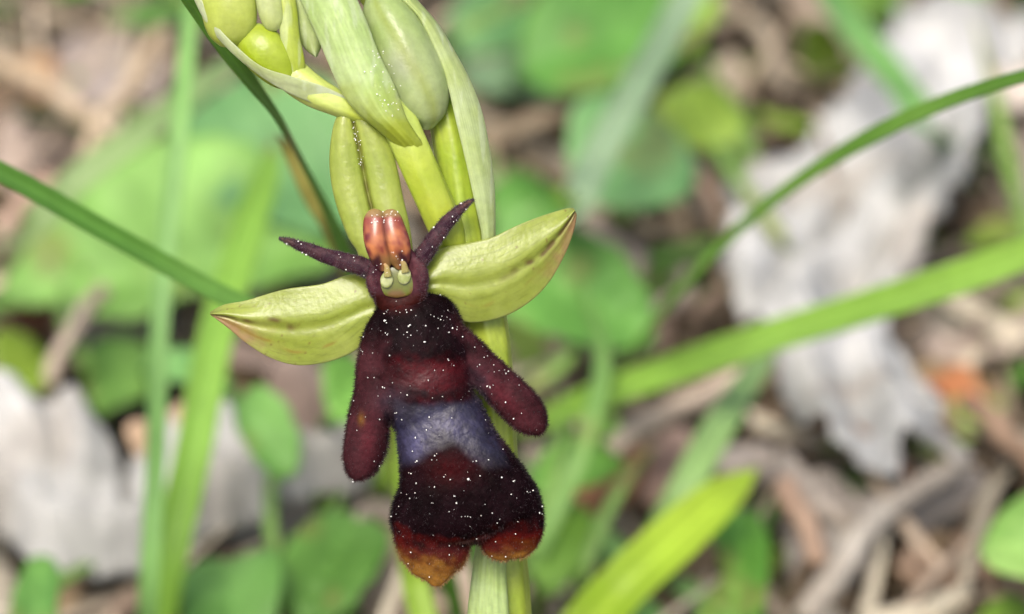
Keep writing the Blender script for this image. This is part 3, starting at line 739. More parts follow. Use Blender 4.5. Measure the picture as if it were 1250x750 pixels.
# ------------------------------------------------------------------ leaves from outlines, each on its own plane
def outline_mesh(outline, step=7.0, ragged=0.0, seed=0):
    o = np.asarray(outline, float)
    p = np.vstack([o[-1], o, o[0], o[1]])
    pts = []
    for i in range(1, len(o) + 1):
        n = max(2, int(np.linalg.norm(p[i + 1] - p[i]) / step))
        for k in range(n):
            f = k / n
            pts.append(0.5 * (2 * p[i] + (p[i + 1] - p[i - 1]) * f + (2 * p[i - 1] - 5 * p[i] + 4 * p[i + 1] - p[i + 2]) * f ** 2
                              + (3 * p[i] - p[i - 1] - 3 * p[i + 1] + p[i + 2]) * f ** 3))
    b = np.array(pts)
    if ragged:
        r = np.random.default_rng(seed)
        t = np.gradient(b, axis=0); nrm = unit(np.stack([-t[:, 1], t[:, 0]], -1))
        k = np.arange(len(b)); jag = np.sin(k * 0.9 + r.uniform(0, 6)) * 0.4 + np.sin(k * 0.37 + r.uniform(0, 6)) * 0.6 + r.normal(0, 0.35, len(b))
        b = b + nrm * (jag * ragged)[:, None]
    lo, hi = b.min(0), b.max(0)
    gx, gy = np.meshgrid(np.arange(lo[0], hi[0], step), np.arange(lo[1], hi[1], step))
    g = np.stack([gx.ravel(), gy.ravel()], -1) + RNG.uniform(-0.2, 0.2, (gx.size, 2)) * step
    ins = np.zeros(len(g), bool)
    q = np.roll(b, -1, 0)
    for a, c in zip(b, q):
        cr = ((a[1] > g[:, 1]) != (c[1] > g[:, 1]))
        with np.errstate(divide='ignore', invalid='ignore'):
            ins ^= cr & (g[:, 0] < (c[0] - a[0]) * (g[:, 1] - a[1]) / (c[1] - a[1]) + a[0])
    g = g[ins]
    dist = np.full(len(g), 1e9)
    for i in range(0, len(b)):
        dist = np.minimum(dist, np.linalg.norm(g - b[i], axis=1))
    g = g[dist > step * 0.55]; dist = dist[dist > step * 0.55]
    allp = np.vstack([b, g])
    n = len(b)
    r = geometry.delaunay_2d_cdt([Vector(x) for x in allp], [], [list(range(n))], 1, 1e-6)
    V = np.array([x[:] for x in r[0]])
    # distance from the margin for every vertex
    d = np.full(len(V), 1e9)
    for i in range(n):
        d = np.minimum(d, np.linalg.norm(V - b[i], axis=1))
    return V, [tuple(f) for f in r[2]], d

def flat_leaf(name, outline, H, k, colfn, mat, relief, thick=0.15, step=8.0, ragged=0.0, parent=None, seed=0, slope=(0, 0)):
    """project an outline to a plane H mm above the soil (tilt k: 0 level, 1 facing the lens), then give it relief"""
    o = np.asarray(outline, float); ctr = o.mean(0)
    V2, F, d = outline_mesh(outline, step, ragged, seed)
    c0 = G(ctr[0], ctr[1], H)
    nrm = unit(np.array([slope[0], slope[1], 1.0]) * (1 - k) - FWD * k)
    dirs = FWD * DIST + ((V2[:, 0] - 625) * SPX)[:, None] * RIGHT + ((375 - V2[:, 1]) * SPX)[:, None] * UP
    t = ((c0 - CAM) @ nrm) / (dirs @ nrm)
    W = CAM + dirs * t[:, None]
    W0 = W.copy()
    W = W + nrm * relief(W0, V2, d)[:, None]
    W[:, 2] = np.maximum(W[:, 2], 0.15)
    return build(name, W, F, mat, colfn(W0, V2, d), parent, solid=thick)

def broad(outline, H, k, c1, c2, label, axis=None, foot=None, cup=1.2, cat='leaf', vein=True):
    """green leaf blade with a midrib, side veins and a stalk to the soil"""
    o = np.asarray(outline, float)
    ax = np.asarray(axis if axis is not None else (o[np.argmax(np.linalg.norm(o - o[0], axis=1))], o[0]), float)
    a0, a1 = ax; L = np.linalg.norm(a1 - a0); t = (a1 - a0) / L; nv = np.array([-t[1], t[0]])
    def sv(V2):
        q = V2 - a0; return (q @ t) / L, (q @ nv) / L
    def rel(W, V2, d):
        v, s = sv(V2)
        return cup * (np.abs(s) * 3.0 - 0.15 * np.cos((v - np.abs(s) * 0.8) * 38)) * 0.8 + 0.7 * N1(W, 16) - 2.2 * v ** 2
    def cf(W, V2, d):
        v, s = sv(V2)
        c = mixc(np.asarray(c1) * 0.85, np.asarray(c2) * 1.1, np.clip(0.5 + 0.45 * N2(W, 9) + 0.25 * N3(W, 4), 0, 1))
        c = mixc(c, (0.24, 0.22, 0.06), 0.5 * sstep(1.3, 1.9, N1(W, 5) + 0.3 * N3(W, 2)))
        if vein:
            side = np.cos((v - np.abs(s) * 0.8) * 38)
            c = mixc(c, np.asarray(c2) * 1.25, 0.35 * sstep(0.75, 1.0, side) + 0.5 * np.exp(-(s / 0.025) ** 2))
        return c
    fx, fy = foot if foot is not None else (a0[0], a0[1] + 60)
    base = G(a0[0], a0[1], H); ft = G(fx, fy, -1.0)
    root = empty('green_leaf', ft)
    tag(root, label, cat)
    b = flat_leaf('leaf_blade', outline, H, k, cf, M_BROAD, rel, 0.18, 8.0, 2.2, root, int(abs(o[0][0]) + abs(o[0][1])))
    me = b.data; co = np.array([x.co[:] for x in me.vertices]) / MM + ft
    near = co[np.argmin(np.linalg.norm(co - base, axis=1))]
    tubeline('leaf_stalk', [ft, ft * 0.5 + near * 0.5 + np.array([0, 0, 2.0]), near], [0.5, 0.45, 0.35], M_GRASS, c1, c2, root)
    return root

def tubeline(name, pts, rad, mat, c1, c2, parent=None, nl=24, nr=8, knob=0.0, seed=0):
    c = catmull(np.hstack([np.asarray(pts, float), np.asarray(rad, float)[:, None]]), nl)
    X = c[:, :3]; t = unit(np.gradient(X, axis=0))
    ref = np.array([0.31, 0.2, 0.93]); s = unit(np.cross(t, ref)); n = np.cross(s, t)
    a = np.linspace(0, 2 * np.pi, nr, endpoint=False)
    rr = np.maximum(c[:, 3:4], 0.03) * (1 + knob * np.random.default_rng(seed).normal(0, 1, (nl, nr)))
    V = X[:, None] + s[:, None] * (np.cos(a) * rr)[..., None] + n[:, None] * (np.sin(a) * rr)[..., None]
    V = V.reshape(-1, 3)
    F = [tuple(q) for q in grid_faces(nl, nr, True)] + [tuple(range(nr))[::-1], tuple((nl - 1) * nr + k for k in range(nr))]
    col = mixc(c1, c2, np.clip(0.5 + 0.5 * N1(V, 5) + 0.2 * N2(V, 2), 0, 1))
    return build(name, V, F, mat, col, parent)

LG, LG2 = (0.19, 0.40, 0.07), (0.25, 0.47, 0.11)      # light leaf
MG, MG2 = (0.09, 0.26, 0.04), (0.13, 0.32, 0.06)      # mid
BG, BG2 = (0.11, 0.28, 0.09), (0.16, 0.34, 0.12)      # bluish
YG, YG2 = (0.27, 0.42, 0.05), (0.34, 0.50, 0.08)
broad([(415, 255), (330, 205), (235, 185), (140, 205), (60, 255), (5, 315), (-25, 350), (60, 350), (150, 372), (240, 350), (330, 352), (405, 330)], 11, 0.35, LG, LG2,
      'large light green leaf spread below the dark green leaf', axis=((415, 300), (-20, 340)), foot=(470, 430))
broad([(455, 210), (410, 125), (340, 98), (270, 118), (205, 165), (195, 205), (250, 240), (330, 280), (420, 300)], 14, 0.4, BG, BG2,
      'bluish green leaf lying behind the thin dark blade', axis=((450, 240), (200, 185)), foot=(480, 330))
broad([(640, 20), (700, -30), (780, -40), (830, 0), (825, 60), (770, 105), (690, 110), (640, 75)], 14, 0.4, MG, MG2,
      'broad mid-green leaf above the greyish stalk foot', axis=((650, 60), (835, 10)), foot=(610, 150))
broad([(690, 190), (710, 140), (770, 125), (830, 150), (850, 200), (830, 245), (770, 262), (710, 245)], 16, 0.45, BG, (0.20, 0.40, 0.15),
      'rounded soft green leaf under the greyish flat stalk', axis=((700, 240), (845, 170)), foot=(690, 330))
broad([(605, 280), (640, 260), (700, 285), (760, 310), (800, 360), (790, 400), (720, 410), (650, 400), (605, 370)], 14, 0.4, (0.12, 0.33, 0.05), (0.18, 0.40, 0.08),
      'smooth green leaf just beyond the brown tip of the right sepal', axis=((610, 320), (800, 385)), foot=(560, 480))
broad([(600, 240), (640, 215), (680, 225), (695, 260), (660, 285), (610, 280)], 10, 0.4, MG, MG2,
      'small mid-green leaf between the pale bract and the rounded leaf', axis=((605, 275), (690, 235)), foot=(590, 330))
broad([(805, 120), (830, 85), (870, 90), (890, 130), (905, 165), (880, 185), (835, 185), (808, 160)], 12, 0.4, YG, YG2,
      'small yellow-green leaf beside the dark hollow', axis=((870, 185), (830, 90)), foot=(890, 240))
broad([(880, 190), (860, 140), (870, 105), (900, 130), (925, 175), (930, 210), (905, 215)], 8, 0.4, (0.16, 0.32, 0.05), (0.22, 0.38, 0.08),
      'narrow green leaf drooping towards the large white leaf', axis=((870, 110), (925, 215)), foot=(850, 90))
broad([(795, 20), (830, -30), (870, -10), (868, 40), (835, 85), (800, 75)], 10, 0.4, YG, (0.30, 0.48, 0.07),
      'bright yellowish leaf edging the greyish flat stalk', axis=((800, 80), (860, -20)), foot=(790, 120))
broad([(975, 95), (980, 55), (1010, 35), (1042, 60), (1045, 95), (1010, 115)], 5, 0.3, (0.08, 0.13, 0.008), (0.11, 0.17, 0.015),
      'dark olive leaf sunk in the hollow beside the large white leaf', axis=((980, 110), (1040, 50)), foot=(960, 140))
broad([(545, 20), (600, -20), (650, 0), (655, 40), (610, 55), (560, 60)], 10, 0.4, BG, BG2,
      'bluish leaf next to the long pale bract', axis=((550, 50), (655, 5)), foot=(530, 100))
broad([(560, 70), (620, 60), (690, 85), (700, 100), (640, 95), (580, 95)], 8, 0.4, (0.16, 0.30, 0.14), (0.2, 0.34, 0.18),
      'narrow greyish green leaf crossing the dark litter', axis=((560, 80), (705, 98)), foot=(530, 100))
broad([(1205, 690), (1200, 650), (1225, 620), (1270, 610), (1310, 650), (1290, 710), (1235, 712)], 14, 0.45, (0.24, 0.46, 0.10), (0.32, 0.52, 0.14),
      'round light green leaf beside the brown dead leaf', axis=((1300, 700), (1205, 650)), foot=(1340, 800))
broad([(895, 600), (925, 600), (940, 650), (935, 720), (925, 790), (870, 800), (850, 760), (880, 700), (870, 640)], 14, 0.4, (0.10, 0.28, 0.03), (0.15, 0.36, 0.05),
      'upright green leaf under the tip of the thick yellow-green blade', axis=((890, 800), (910, 600)), foot=(890, 880))
broad([(10, 780), (20, 700), (40, 662), (62, 670), (72, 710), (60, 790)], 14, 0.5, (0.12, 0.30, 0.06), (0.17, 0.36, 0.08),
      'small oval green leaf below the white curled leaf', axis=((40, 790), (45, 662)), foot=(45, 870))
broad([(230, 790), (235, 700), (270, 670), (330, 680), (345, 720), (330, 790)], 10, 0.35, (0.11, 0.28, 0.05), (0.16, 0.34, 0.08),
      'green leaf at the foot of the broad bright blade', axis=((290, 790), (275, 670)), foot=(300, 850))
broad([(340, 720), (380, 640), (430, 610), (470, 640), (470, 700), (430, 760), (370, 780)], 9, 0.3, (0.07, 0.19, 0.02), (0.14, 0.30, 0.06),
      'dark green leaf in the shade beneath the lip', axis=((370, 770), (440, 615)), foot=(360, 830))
broad([(285, 500), (320, 480), (355, 510), (365, 555), (330, 572), (298, 545)], 17, 0.4, (0.14, 0.34, 0.07), (0.2, 0.42, 0.1),
      'fresh green leaf lying on the end of the white curled leaf', axis=((290, 490), (355, 572)), foot=(250, 480))
broad([(0, 470), (-10, 410), (30, 390), (70, 420), (60, 465), (25, 480)], 10, 0.4, (0.17, 0.27, 0.02), (0.22, 0.33, 0.04),
      'olive green leaf above the white curled leaf', axis=((0, 480), (60, 410)), foot=(-30, 520))
broad([(100, 450), (120, 405), (180, 395), (200, 440), (170, 490), (120, 500)], 8, 0.4, (0.10, 0.24, 0.04), (0.17, 0.33, 0.07),
      'mid-green leaf behind the slender upright blade', axis=((110, 490), (190, 405)), foot=(90, 530))
broad([(195, 440), (240, 425), (265, 445), (250, 470), (200, 470)], 14, 0.4, (0.15, 0.36, 0.10), (0.20, 0.42, 0.13),
      'small soft green leaf tucked between the two upright blades', axis=((200, 455), (265, 450)), foot=(170, 500))
broad([(395, 470), (420, 440), (455, 450), (470, 500), (450, 540), (405, 520)], 18, 0.4, (0.14, 0.34, 0.05), (0.2, 0.42, 0.08),
      'green leaf showing beside the left arm of the lip', axis=((400, 520), (460, 455)), foot=(390, 580))
broad([(640, 620), (680, 580), (720, 610), (715, 680), (680, 730), (645, 690)], 10, 0.35, (0.14, 0.30, 0.03), (0.2, 0.38, 0.06),
      'olive green leaf right behind the forked lip end', axis=((660, 720), (690, 585)), foot=(650, 780))
broad([(660, 560), (700, 520), (760, 520), (750, 560), (700, 600), (660, 600)], 12, 0.35, (0.12, 0.32, 0.04), (0.18, 0.4, 0.07),
      'green leaf beneath the foot of the wide lime-green blade', axis=((660, 595), (755, 525)), foot=(640, 640))
broad([(1180, 275), (1210, 262), (1260, 270), (1265, 295), (1215, 298)], 8, 0.4, (0.14, 0.25, 0.03), (0.19, 0.3, 0.05),
      'narrow olive leaf lying right of the large white leaf in dark litter', axis=((1260, 285), (1180, 280)), foot=(1290, 310))
broad([(1050, -30), (1090, -40), (1110, 0), (1090, 25), (1060, 15)], 8, 0.4, (0.12, 0.26, 0.03), (0.17, 0.32, 0.05),
      'dark green leaf by the top of the large white leaf', axis=((1055, 15), (1100, -35)), foot=(1030, 50))
broad([(720, 770), (760, 730), (800, 720), (830, 750), (800, 800), (740, 800)], 8, 0.35, (0.10, 0.26, 0.05), (0.16, 0.34, 0.09),
      'low green leaf under the soft green crossing blade', axis=((730, 790), (820, 735)), foot=(720, 830))
broad([(1190, 770), (1220, 735), (1260, 728), (1290, 760), (1240, 790)], 8, 0.4, (0.16, 0.3, 0.03), (0.22, 0.36, 0.05),
      'olive leaf below the round light green leaf', axis=((1200, 780), (1280, 735)), foot=(1180, 820))

# ------------------------------------------------------------------ big bleached dead leaves
def bleached(W, c_lo, c_hi, c_stain):
    c = mixc(c_lo, c_hi, np.clip(0.55 + 0.35 * N1(W, 10) + 0.2 * N2(W, 3.5), 0, 1))
    return mixc(c, c_stain, 0.55 * sstep(0.5, 1.4, N3(W, 9) + 0.4 * N2(W, 4)))
def fold_relief(lines, base=0.0, amp=1.0, fine=1.0):
    """ridges along photo-pixel lines on the leaf: (x0,y0,x1,y1,height mm,half width px)"""
    def f(W, V2, d):
        h = np.full(len(V2), base) + fine * (0.8 * N1(W, 12) - 1.1 * np.abs(N2(W, 8)) - 0.6 * np.abs(N3(W, 3.5)) + 0.9)
        for x0, y0, x1, y1, hh, ww in lines:
            a = np.array([x0, y0]); b = np.array([x1, y1]); ab = b - a
            t = np.clip(((V2 - a) @ ab) / (ab @ ab), 0, 1)
            r = np.linalg.norm(V2 - (a + t[:, None] * ab), axis=1)
            h = h + hh * np.exp(-(r / ww) ** 2)
        return h
    return f

o = flat_leaf('dead_leaf', [(1080, 60), (1105, 22), (1165, 18), (1235, 40), (1262, 20), (1262, 60), (1222, 120), (1200, 185), (1172, 235), (1145, 290), (1110, 345), (1085, 385),
      (1110, 425), (1150, 470), (1150, 505), (1120, 520), (1185, 545), (1165, 560), (1100, 570), (1085, 605), (1040, 585), (1010, 545), (975, 520), (955, 470), (935, 425), (905, 412), (892, 370), (884, 310),
      (905, 290), (888, 240), (915, 215), (950, 195), (985, 185), (1005, 150), (1035, 105)],
      9, 0.03, lambda W, V2, d: bleached(W, (0.36, 0.36, 0.34), (0.53, 0.53, 0.51), (0.36, 0.31, 0.25)), M_DRY,
      fold_relief([(1180, 40, 960, 380, 2.5, 60), (1200, 170, 1090, 350, 2.5, 26), (1040, 250, 905, 410, -2, 14), (900, 300, 910, 400, 2, 18), (1060, 420, 1110, 560, 2.5, 28), (1010, 350, 1050, 345, -3, 14), (980, 430, 1010, 540, 2, 22), (1150, 100, 1010, 300, -1.5, 9), (1190, 130, 1060, 330, -1.2, 7)], 0, 1, 0.7),
      0.3, 7.0, 6.0, None, 3)
tag(o, 'large crumpled dead leaf bleached white, lying beyond the two long blades', 'dead leaf')
o = flat_leaf('dead_leaf', [(-60, 470), (0, 500), (35, 495), (62, 525), (105, 512), (140, 545), (165, 572), (195, 545), (260, 540), (330, 545), (385, 555), (430, 535), (470, 538), (445, 590), (395, 606),
      (345, 620), (290, 640), (220, 668), (140, 692), (60, 690), (0, 665), (-60, 660)],
      8.0, 0.2, lambda W, V2, d: bleached(W, (0.37, 0.37, 0.355), (0.52, 0.52, 0.50), (0.32, 0.29, 0.25)), M_DRY,
      lambda W, V2, d: 4.4 * sstep(0, 34, d) ** 0.8 + fold_relief([(0, 520, 60, 600, 2, 20), (90, 520, 110, 620, 2, 18), (200, 550, 300, 560, 3, 24), (150, 560, 160, 640, -3, 10), (420, 530, 330, 590, 2, 16)], 0, 1, 0.5)(W, V2, d),
      0.3, 7.0, 5.0, None, 4)
tag(o, 'white curled dead leaf behind the two upright green blades', 'dead leaf')

def dead(outline, H, k, c1, c2, label, fine=1.0, lines=(), ragged=4.0, seed=0, slope=(0, 0)):
    o = flat_leaf('dead_leaf', outline, H, k, lambda W, V2, d: bleached(W, c1, c2, np.asarray(c1) * 0.6), M_DRY, fold_relief(list(lines), 0, 1, fine), 0.25, 8.0, ragged, None, seed, slope)
    return tag(o, label, 'dead leaf')
dead([(1125, 460), (1150, 440), (1180, 450), (1205, 480), (1200, 510), (1160, 505), (1135, 490)], 5, 0.3, (0.40, 0.16, 0.07), (0.50, 0.23, 0.11), 'small orange dead leaf fragment at the edge of the large white leaf', 0.8)
dead([(1040, 650), (1075, 610), (1130, 590), (1190, 570), (1200, 600), (1150, 640), (1090, 670), (1055, 690)], 4, 0.3, (0.36, 0.32, 0.28), (0.48, 0.44, 0.40), 'grey-white dead leaf strip below the lobes of the large white leaf', 1.0, [(1050, 670, 1190, 590, 2.5, 16)], 4, 5)
dead([(1090, 730), (1110, 680), (1150, 650), (1200, 645), (1215, 690), (1180, 730), (1130, 750)], 4, 0.3, (0.22, 0.15, 0.10), (0.34, 0.24, 0.17), 'brown dead leaf beside the round light green leaf', 1.2, [], 4, 6)
dead([(960, 620), (1000, 590), (1040, 620), (1050, 690), (1020, 740), (980, 760), (960, 700)], 3, 0.3, (0.36, 0.32, 0.28), (0.50, 0.46, 0.42), 'pale grey dead leaf under the fallen twigs', 1.2, [], 5, 7)
dead([(1120, 400), (1180, 385), (1262, 365), (1262, 430), (1200, 440), (1150, 430)], 4, 0.25, (0.26, 0.20, 0.16), (0.40, 0.33, 0.28), 'grey-brown dead leaf below the end of the wide lime-green blade', 1.3, [], 5, 8)
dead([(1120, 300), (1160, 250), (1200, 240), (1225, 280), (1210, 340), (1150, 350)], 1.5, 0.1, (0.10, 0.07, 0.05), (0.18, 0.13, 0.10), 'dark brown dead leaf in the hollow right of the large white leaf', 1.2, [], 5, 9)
dead([(0, 150), (40, 130), (100, 170), (120, 230), (80, 290), (20, 300), (-30, 250)], 5, 0.2, (0.36, 0.29, 0.24), (0.50, 0.42, 0.37), 'pinkish grey dead leaf beneath the crossing straw stalks', 1.4, [(20, 160, 90, 280, 2, 20)], 5, 10)
dead([(60, 60), (130, 30), (190, 50), (200, 100), (140, 130), (80, 120)], 4, 0.2, (0.34, 0.28, 0.24), (0.48, 0.42, 0.38), 'pale grey-brown dead leaf under the far end of the straw stalks', 1.4, [], 5, 11)
dead([(-20, 90), (10, 55), (55, 60), (75, 95), (40, 125), (0, 125)], 4, 0.2, (0.40, 0.24, 0.12), (0.55, 0.38, 0.22), 'tan dead leaf touched with ochre near the straw stalks', 1.0, [], 4, 12)
dead([(170, 540), (150, 515), (190, 495), (230, 470), (245, 495), (220, 530), (190, 545)], 14, 0.4, (0.42, 0.29, 0.19), (0.52, 0.37, 0.25), 'tan dead leaf scrap resting on the white curled leaf', 1.0, [], 3, 13)
dead([(0, 330), (40, 335), (75, 350), (60, 375), (10, 385), (-20, 360)], 6, 0.2, (0.14, 0.06, 0.04), (0.22, 0.10, 0.06), 'dark red-brown dead leaf under the edge of the large light green leaf', 1.0, [], 4, 14)
dead([(330, 470), (370, 450), (410, 470), (420, 520), (390, 545), (345, 520)], 5, 0.3, (0.28, 0.20, 0.16), (0.40, 0.31, 0.26), 'pinkish brown dead leaf below the left sepal', 1.2, [], 4, 15)
dead([(255, 400), (290, 410), (340, 440), (345, 475), (300, 470), (262, 440)], 5, 0.3, (0.34, 0.25, 0.20), (0.46, 0.36, 0.31), 'dusky pink dead leaf below the tip of the left sepal', 1.0, [], 4, 16)
dead([(420, 680), (470, 650), (520, 690), (540, 760), (480, 790), (430, 750)], 5, 0.3, (0.34, 0.24, 0.17), (0.46, 0.36, 0.27), 'tan dead leaf beneath the orange tip of the lip', 1.2, [], 4, 17)
dead([(540, 720), (575, 690), (600, 720), (600, 790), (550, 790)], 6, 0.3, (0.42, 0.31, 0.22), (0.52, 0.42, 0.33), 'tan dead leaf beside the pale sheath of the stem', 0.8, [], 4, 18)
dead([(690, 620), (720, 570), (770, 540), (790, 560), (760, 610), (720, 640)], 6, 0.3, (0.45, 0.22, 0.11), (0.58, 0.33, 0.2), 'orange-tan dead leaf behind the forked lip end', 1.0, [], 4, 19)
dead([(770, 590), (790, 545), (830, 530), (850, 560), (820, 610), (785, 620)], 5, 0.3, (0.34, 0.22, 0.17), (0.46, 0.33, 0.27), 'dusky brown dead leaf among the pale green blades', 1.0, [], 4, 20)
dead([(640, 555), (660, 530), (695, 525), (690, 545), (655, 565)], 8, 0.4, (0.34, 0.29, 0.23), (0.42, 0.36, 0.30), 'pale tan leaf scrap beside the right arm of the lip', 0.4, [], 2, 21)
dead([(860, 570), (900, 555), (940, 560), (935, 590), (880, 600)], 5, 0.3, (0.42, 0.35, 0.29), (0.54, 0.47, 0.41), 'pale dead leaf scrap behind the tip of the thick yellow-green blade', 1.0, [], 4, 22)
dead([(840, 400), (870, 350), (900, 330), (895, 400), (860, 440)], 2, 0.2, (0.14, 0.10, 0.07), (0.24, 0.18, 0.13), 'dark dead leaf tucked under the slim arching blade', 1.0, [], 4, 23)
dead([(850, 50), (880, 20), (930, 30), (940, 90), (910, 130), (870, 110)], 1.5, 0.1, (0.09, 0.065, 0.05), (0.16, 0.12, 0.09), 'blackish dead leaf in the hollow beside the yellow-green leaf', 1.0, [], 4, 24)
dead([(1190, 90), (1220, 70), (1262, 80), (1262, 130), (1220, 130)], 10, 0.3, (0.52, 0.44, 0.36), (0.62, 0.54, 0.46), 'cream dead leaf scrap on the upper end of the large white leaf', 0.8, [], 3, 25)
dead([(985, 40), (1020, -10), (1080, -20), (1085, 30), (1050, 70), (1010, 80)], 6, 0.3, (0.44, 0.37, 0.31), (0.56, 0.49, 0.43), 'beige dead leaf beyond the soft green hanging blade', 1.0, [], 4, 26)
dead([(610, 170), (660, 165), (700, 180), (690, 205), (640, 210), (605, 200)], 4, 0.2, (0.22, 0.22, 0.05), (0.30, 0.28, 0.08), 'olive-brown dead leaf right of the long pale bract', 0.8, [], 4, 27)

# ------------------------------------------------------------------ twigs and straw
def twig(p0, p1, h0, h1, r, c1, c2, label, name='twig', cat='twig', bend=2.0, seed=0, knob=0.07):
    r = r * 0.72
    a, b = G(p0[0], p0[1], h0), G(p1[0], p1[1], h1)
    rs = np.random.default_rng(seed)
    pts = [a + (b - a) * t + np.array([rs.normal(0, bend * 0.3), rs.normal(0, bend * 0.3), math.sin(t * math.pi) * bend * 0.5]) for t in (0, 0.25, 0.5, 0.75, 1)]
    pts = [np.array([p[0], p[1], max(p[2], r * 0.6)]) for p in pts]
    o = tubeline(name, pts, [r, r * 1.02, r * 0.95, r * 0.9, r * 0.8], M_TWIG, c1, c2, None, 40, 10, knob, seed)
    return tag(o, label, cat)
TAN, TAN2 = (0.38, 0.29, 0.19), (0.50, 0.40, 0.28)
GRY, GRY2 = (0.26, 0.22, 0.18), (0.40, 0.35, 0.30)
BRN, BRN2 = (0.16, 0.10, 0.07), (0.28, 0.19, 0.13)
twig((-30, 60), (135, 165), 9, 12, 1.0, TAN, TAN2, 'thick tan straw stalk leaning to meet another straw end', 'straw_stalk', 'straw', 1.0, 1, 0.03)
twig((200, 40), (105, 190), 12, 10, 1.0, TAN, TAN2, 'tan straw stalk crossing the tip of a thicker straw', 'straw_stalk', 'straw', 1.0, 2, 0.03)
twig((118, 345), (65, 480), 12, 9, 0.8, (0.34, 0.27, 0.20), (0.44, 0.36, 0.28), 'thin beige stalk leaning against the white curled leaf', 'straw_stalk', 'straw', 1.0, 3, 0.03)
twig((0, 280), (70, 215), 8, 12, 1.0, (0.40, 0.27, 0.2), (0.5, 0.36, 0.28), 'short pinkish straw piece near the arching left grass blade', 'straw_stalk', 'straw', 0.6, 4, 0.03)
twig((885, -10), (975, 130), 9, 4, 1.0, (0.22, 0.18, 0.13), (0.34, 0.29, 0.22), 'grey-brown stick across the dark hollow', bend=1.5, seed=5)
twig((740, 555), (945, 445), 10, 12, 0.9, (0.42, 0.33, 0.25), (0.54, 0.44, 0.35), 'pinkish tan stalk just under the wide lime-green blade', 'straw_stalk', 'straw', 1.0, 6, 0.03)
twig((955, 560), (1065, 700), 7, 4, 1.0, GRY, GRY2, 'grey twig lying across the pale grey dead leaf', seed=7)
twig((1000, 745), (1160, 580), 8, 7, 1.2, (0.32, 0.28, 0.23), (0.44, 0.40, 0.34), 'light grey twig slanting up to the large white leaf', seed=8)
twig((960, 590), (1000, 690), 9, 7, 1.1, (0.26, 0.17, 0.12), (0.36, 0.25, 0.18), 'short reddish brown twig among the grey twigs', seed=9, bend=0.5)
twig((1000, 500), (1110, 600), 9, 7, 0.8, BRN, BRN2, 'thin brown twig along the lower lobe of the large white leaf', seed=10)
twig((1180, 500), (1270, 590), 8, 5, 1.0, BRN, BRN2, 'dark brown twig running from the orange leaf fragment', seed=11)
twig((1040, 790), (1180, 735), 5, 6, 1.4, (0.34, 0.30, 0.22), (0.46, 0.41, 0.31), 'pale yellowish stick below the brown dead leaf', seed=12)
twig((870, 610), (960, 585), 7, 6, 0.8, GRY, GRY2, 'small grey twig behind the upright green leaf', seed=13)
twig((400, 640), (520, 655), 8, 7, 0.9, (0.24, 0.2, 0.16), (0.34, 0.28, 0.23), 'grey-brown twig passing beneath the lip', seed=14)
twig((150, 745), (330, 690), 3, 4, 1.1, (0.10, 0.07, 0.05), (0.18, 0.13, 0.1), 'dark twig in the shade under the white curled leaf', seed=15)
twig((770, 420), (850, 330), 6, 8, 1.0, GRY, GRY2, 'greyish twig alongside the slim arching blade', seed=16)
twig((790, 440), (880, 360), 5, 6, 0.8, (0.22, 0.16, 0.12), (0.32, 0.24, 0.19), 'brown twig beneath the slim arching blade', seed=17)
twig((720, 270), (800, 400), 6, 7, 0.9, (0.28, 0.22, 0.17), (0.40, 0.33, 0.27), 'beige twig behind the smooth green leaf', seed=18)
twig((840, 190), (880, 290), 8, 5, 1.0, (0.34, 0.24, 0.18), (0.44, 0.33, 0.26), 'short brown twig left of the large white leaf', seed=19)
twig((1230, 150), (1270, 330), 6, 6, 0.8, (0.34, 0.28, 0.24), (0.44, 0.38, 0.33), 'thin pale twig hanging right of the dark brown dead leaf', seed=20)

# ------------------------------------------------------------------ the uncountable litter: crumbs, shreds and needles
def to_px(W):
    q = np.asarray(W) - CAM; z = q @ FWD
    return 625 + (q @ RIGHT) / z * DIST / SPX, 375 - (q @ UP) / z * DIST / SPX
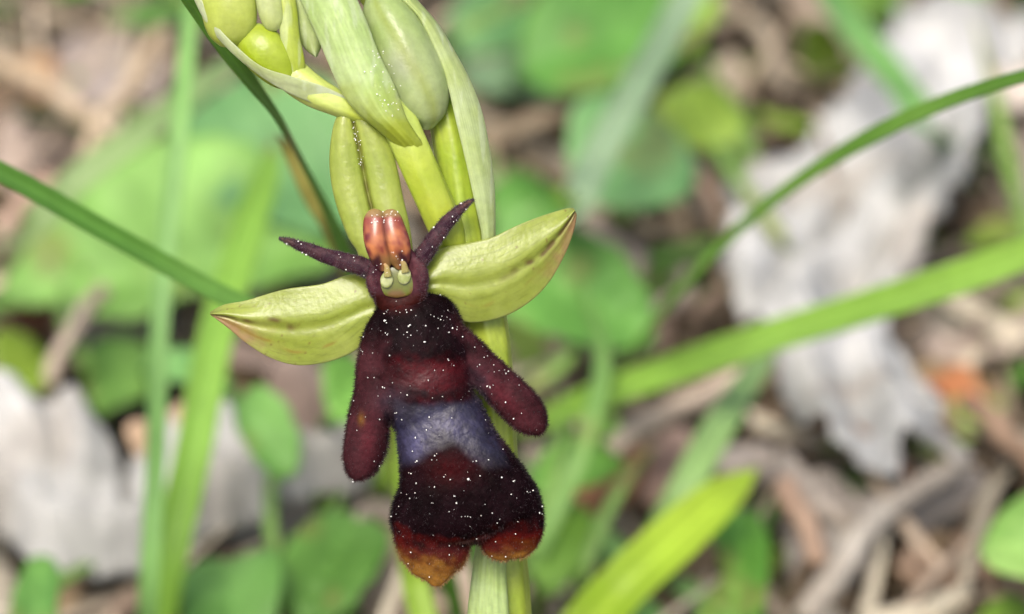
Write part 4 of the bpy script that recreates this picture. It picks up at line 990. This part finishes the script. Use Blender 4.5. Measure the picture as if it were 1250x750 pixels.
# litter thinned to dark soil, standing in for the shade of hollows (centre and half size seen on the soil)
SHADE_GAPS = [(G(900, 70), 62, 75), (G(655, 150), 55, 40), (G(1195, 265), 50, 55), (G(865, 395), 38, 40), (G(225, 715), 70, 28), (G(945, 700), 36, 50), (G(1080, 500), 10, 10), (G(100, 380), 60, 26), (G(1215, 470), 40, 26), (G(545, 600), 40, 60)]
def in_shade_gap(W):
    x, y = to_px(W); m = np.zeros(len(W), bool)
    for c, a, b in SHADE_GAPS:
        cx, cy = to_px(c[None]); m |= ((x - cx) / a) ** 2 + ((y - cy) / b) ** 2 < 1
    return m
def litter(name, n, sx, sy, size, zmax, palette, label, seed, nl=4, nw=3, slim=0.5):
    r = np.random.default_rng(seed)
    ctr = np.stack([r.uniform(*sx, n), r.uniform(*sy, n), r.uniform(0.0, zmax, n)], -1)
    ctr = ctr[~(in_shade_gap(ctr) & (r.random(n) < 0.9))]; n = len(ctr)
    ctr[:, 2] += soil_height(ctr[:, 0], ctr[:, 1]) + 0.5
    L = r.uniform(*size, n); W = L * r.uniform(slim * 0.5, slim, n)
    yaw = r.uniform(0, 2 * np.pi, n); pit = r.normal(0, 0.3, n); rol = r.normal(0, 0.4, n)
    u = np.linspace(-0.5, 0.5, nl)[:, None]; s = np.linspace(-1, 1, nw)[None]
    shape = np.cos(u * 2.6) + 0 * s
    lx = (u + 0 * s).ravel()[None] * L[:, None]
    ly = (s * shape / 2).ravel()[None] * W[:, None] * (1 + 0.2 * r.normal(size=(n, nl * nw)))
    lz = ((s ** 2 + 0 * u).ravel()[None] * W[:, None] * r.uniform(-0.1, 0.35, (n, 1)) + ((u ** 2) + 0 * s).ravel()[None] * L[:, None] * r.uniform(-0.6, 0.6, (n, 1)))
    X = np.stack([lx, ly, lz], -1)
    cy, sy_, cp, sp, cr, sr = np.cos(yaw), np.sin(yaw), np.cos(pit), np.sin(pit), np.cos(rol), np.sin(rol)
    Rz = np.zeros((n, 3, 3)); Rz[:, 0, 0] = cy; Rz[:, 0, 1] = -sy_; Rz[:, 1, 0] = sy_; Rz[:, 1, 1] = cy; Rz[:, 2, 2] = 1
    Ry = np.zeros((n, 3, 3)); Ry[:, 0, 0] = cp; Ry[:, 0, 2] = sp; Ry[:, 2, 0] = -sp; Ry[:, 2, 2] = cp; Ry[:, 1, 1] = 1
    Rx = np.zeros((n, 3, 3)); Rx[:, 1, 1] = cr; Rx[:, 1, 2] = -sr; Rx[:, 2, 1] = sr; Rx[:, 2, 2] = cr; Rx[:, 0, 0] = 1
    M = Rz @ Ry @ Rx
    V = np.einsum('nij,nkj->nki', M, X) + ctr[:, None]
    V = V.reshape(-1, 3)
    pal = np.asarray(palette)
    col = pal[r.integers(0, len(pal), n)] * r.uniform(0.75, 1.25, (n, 1))
    col = np.repeat(col, nl * nw, 0) * r.uniform(0.85, 1.15, (n * nl * nw, 1))
    g = grid_faces(nl, nw)
    F = (g[None] + (np.arange(n) * nl * nw)[:, None, None]).reshape(-1, 4)
    o = build(name, V, F, M_DRY, col)
    return tag(o, label, None, None, 'stuff')
PAL = [(0.34, 0.29, 0.22), (0.22, 0.18, 0.13), (0.10, 0.075, 0.05), (0.44, 0.40, 0.33), (0.27, 0.20, 0.12), (0.16, 0.12, 0.08), (0.06, 0.05, 0.035)]
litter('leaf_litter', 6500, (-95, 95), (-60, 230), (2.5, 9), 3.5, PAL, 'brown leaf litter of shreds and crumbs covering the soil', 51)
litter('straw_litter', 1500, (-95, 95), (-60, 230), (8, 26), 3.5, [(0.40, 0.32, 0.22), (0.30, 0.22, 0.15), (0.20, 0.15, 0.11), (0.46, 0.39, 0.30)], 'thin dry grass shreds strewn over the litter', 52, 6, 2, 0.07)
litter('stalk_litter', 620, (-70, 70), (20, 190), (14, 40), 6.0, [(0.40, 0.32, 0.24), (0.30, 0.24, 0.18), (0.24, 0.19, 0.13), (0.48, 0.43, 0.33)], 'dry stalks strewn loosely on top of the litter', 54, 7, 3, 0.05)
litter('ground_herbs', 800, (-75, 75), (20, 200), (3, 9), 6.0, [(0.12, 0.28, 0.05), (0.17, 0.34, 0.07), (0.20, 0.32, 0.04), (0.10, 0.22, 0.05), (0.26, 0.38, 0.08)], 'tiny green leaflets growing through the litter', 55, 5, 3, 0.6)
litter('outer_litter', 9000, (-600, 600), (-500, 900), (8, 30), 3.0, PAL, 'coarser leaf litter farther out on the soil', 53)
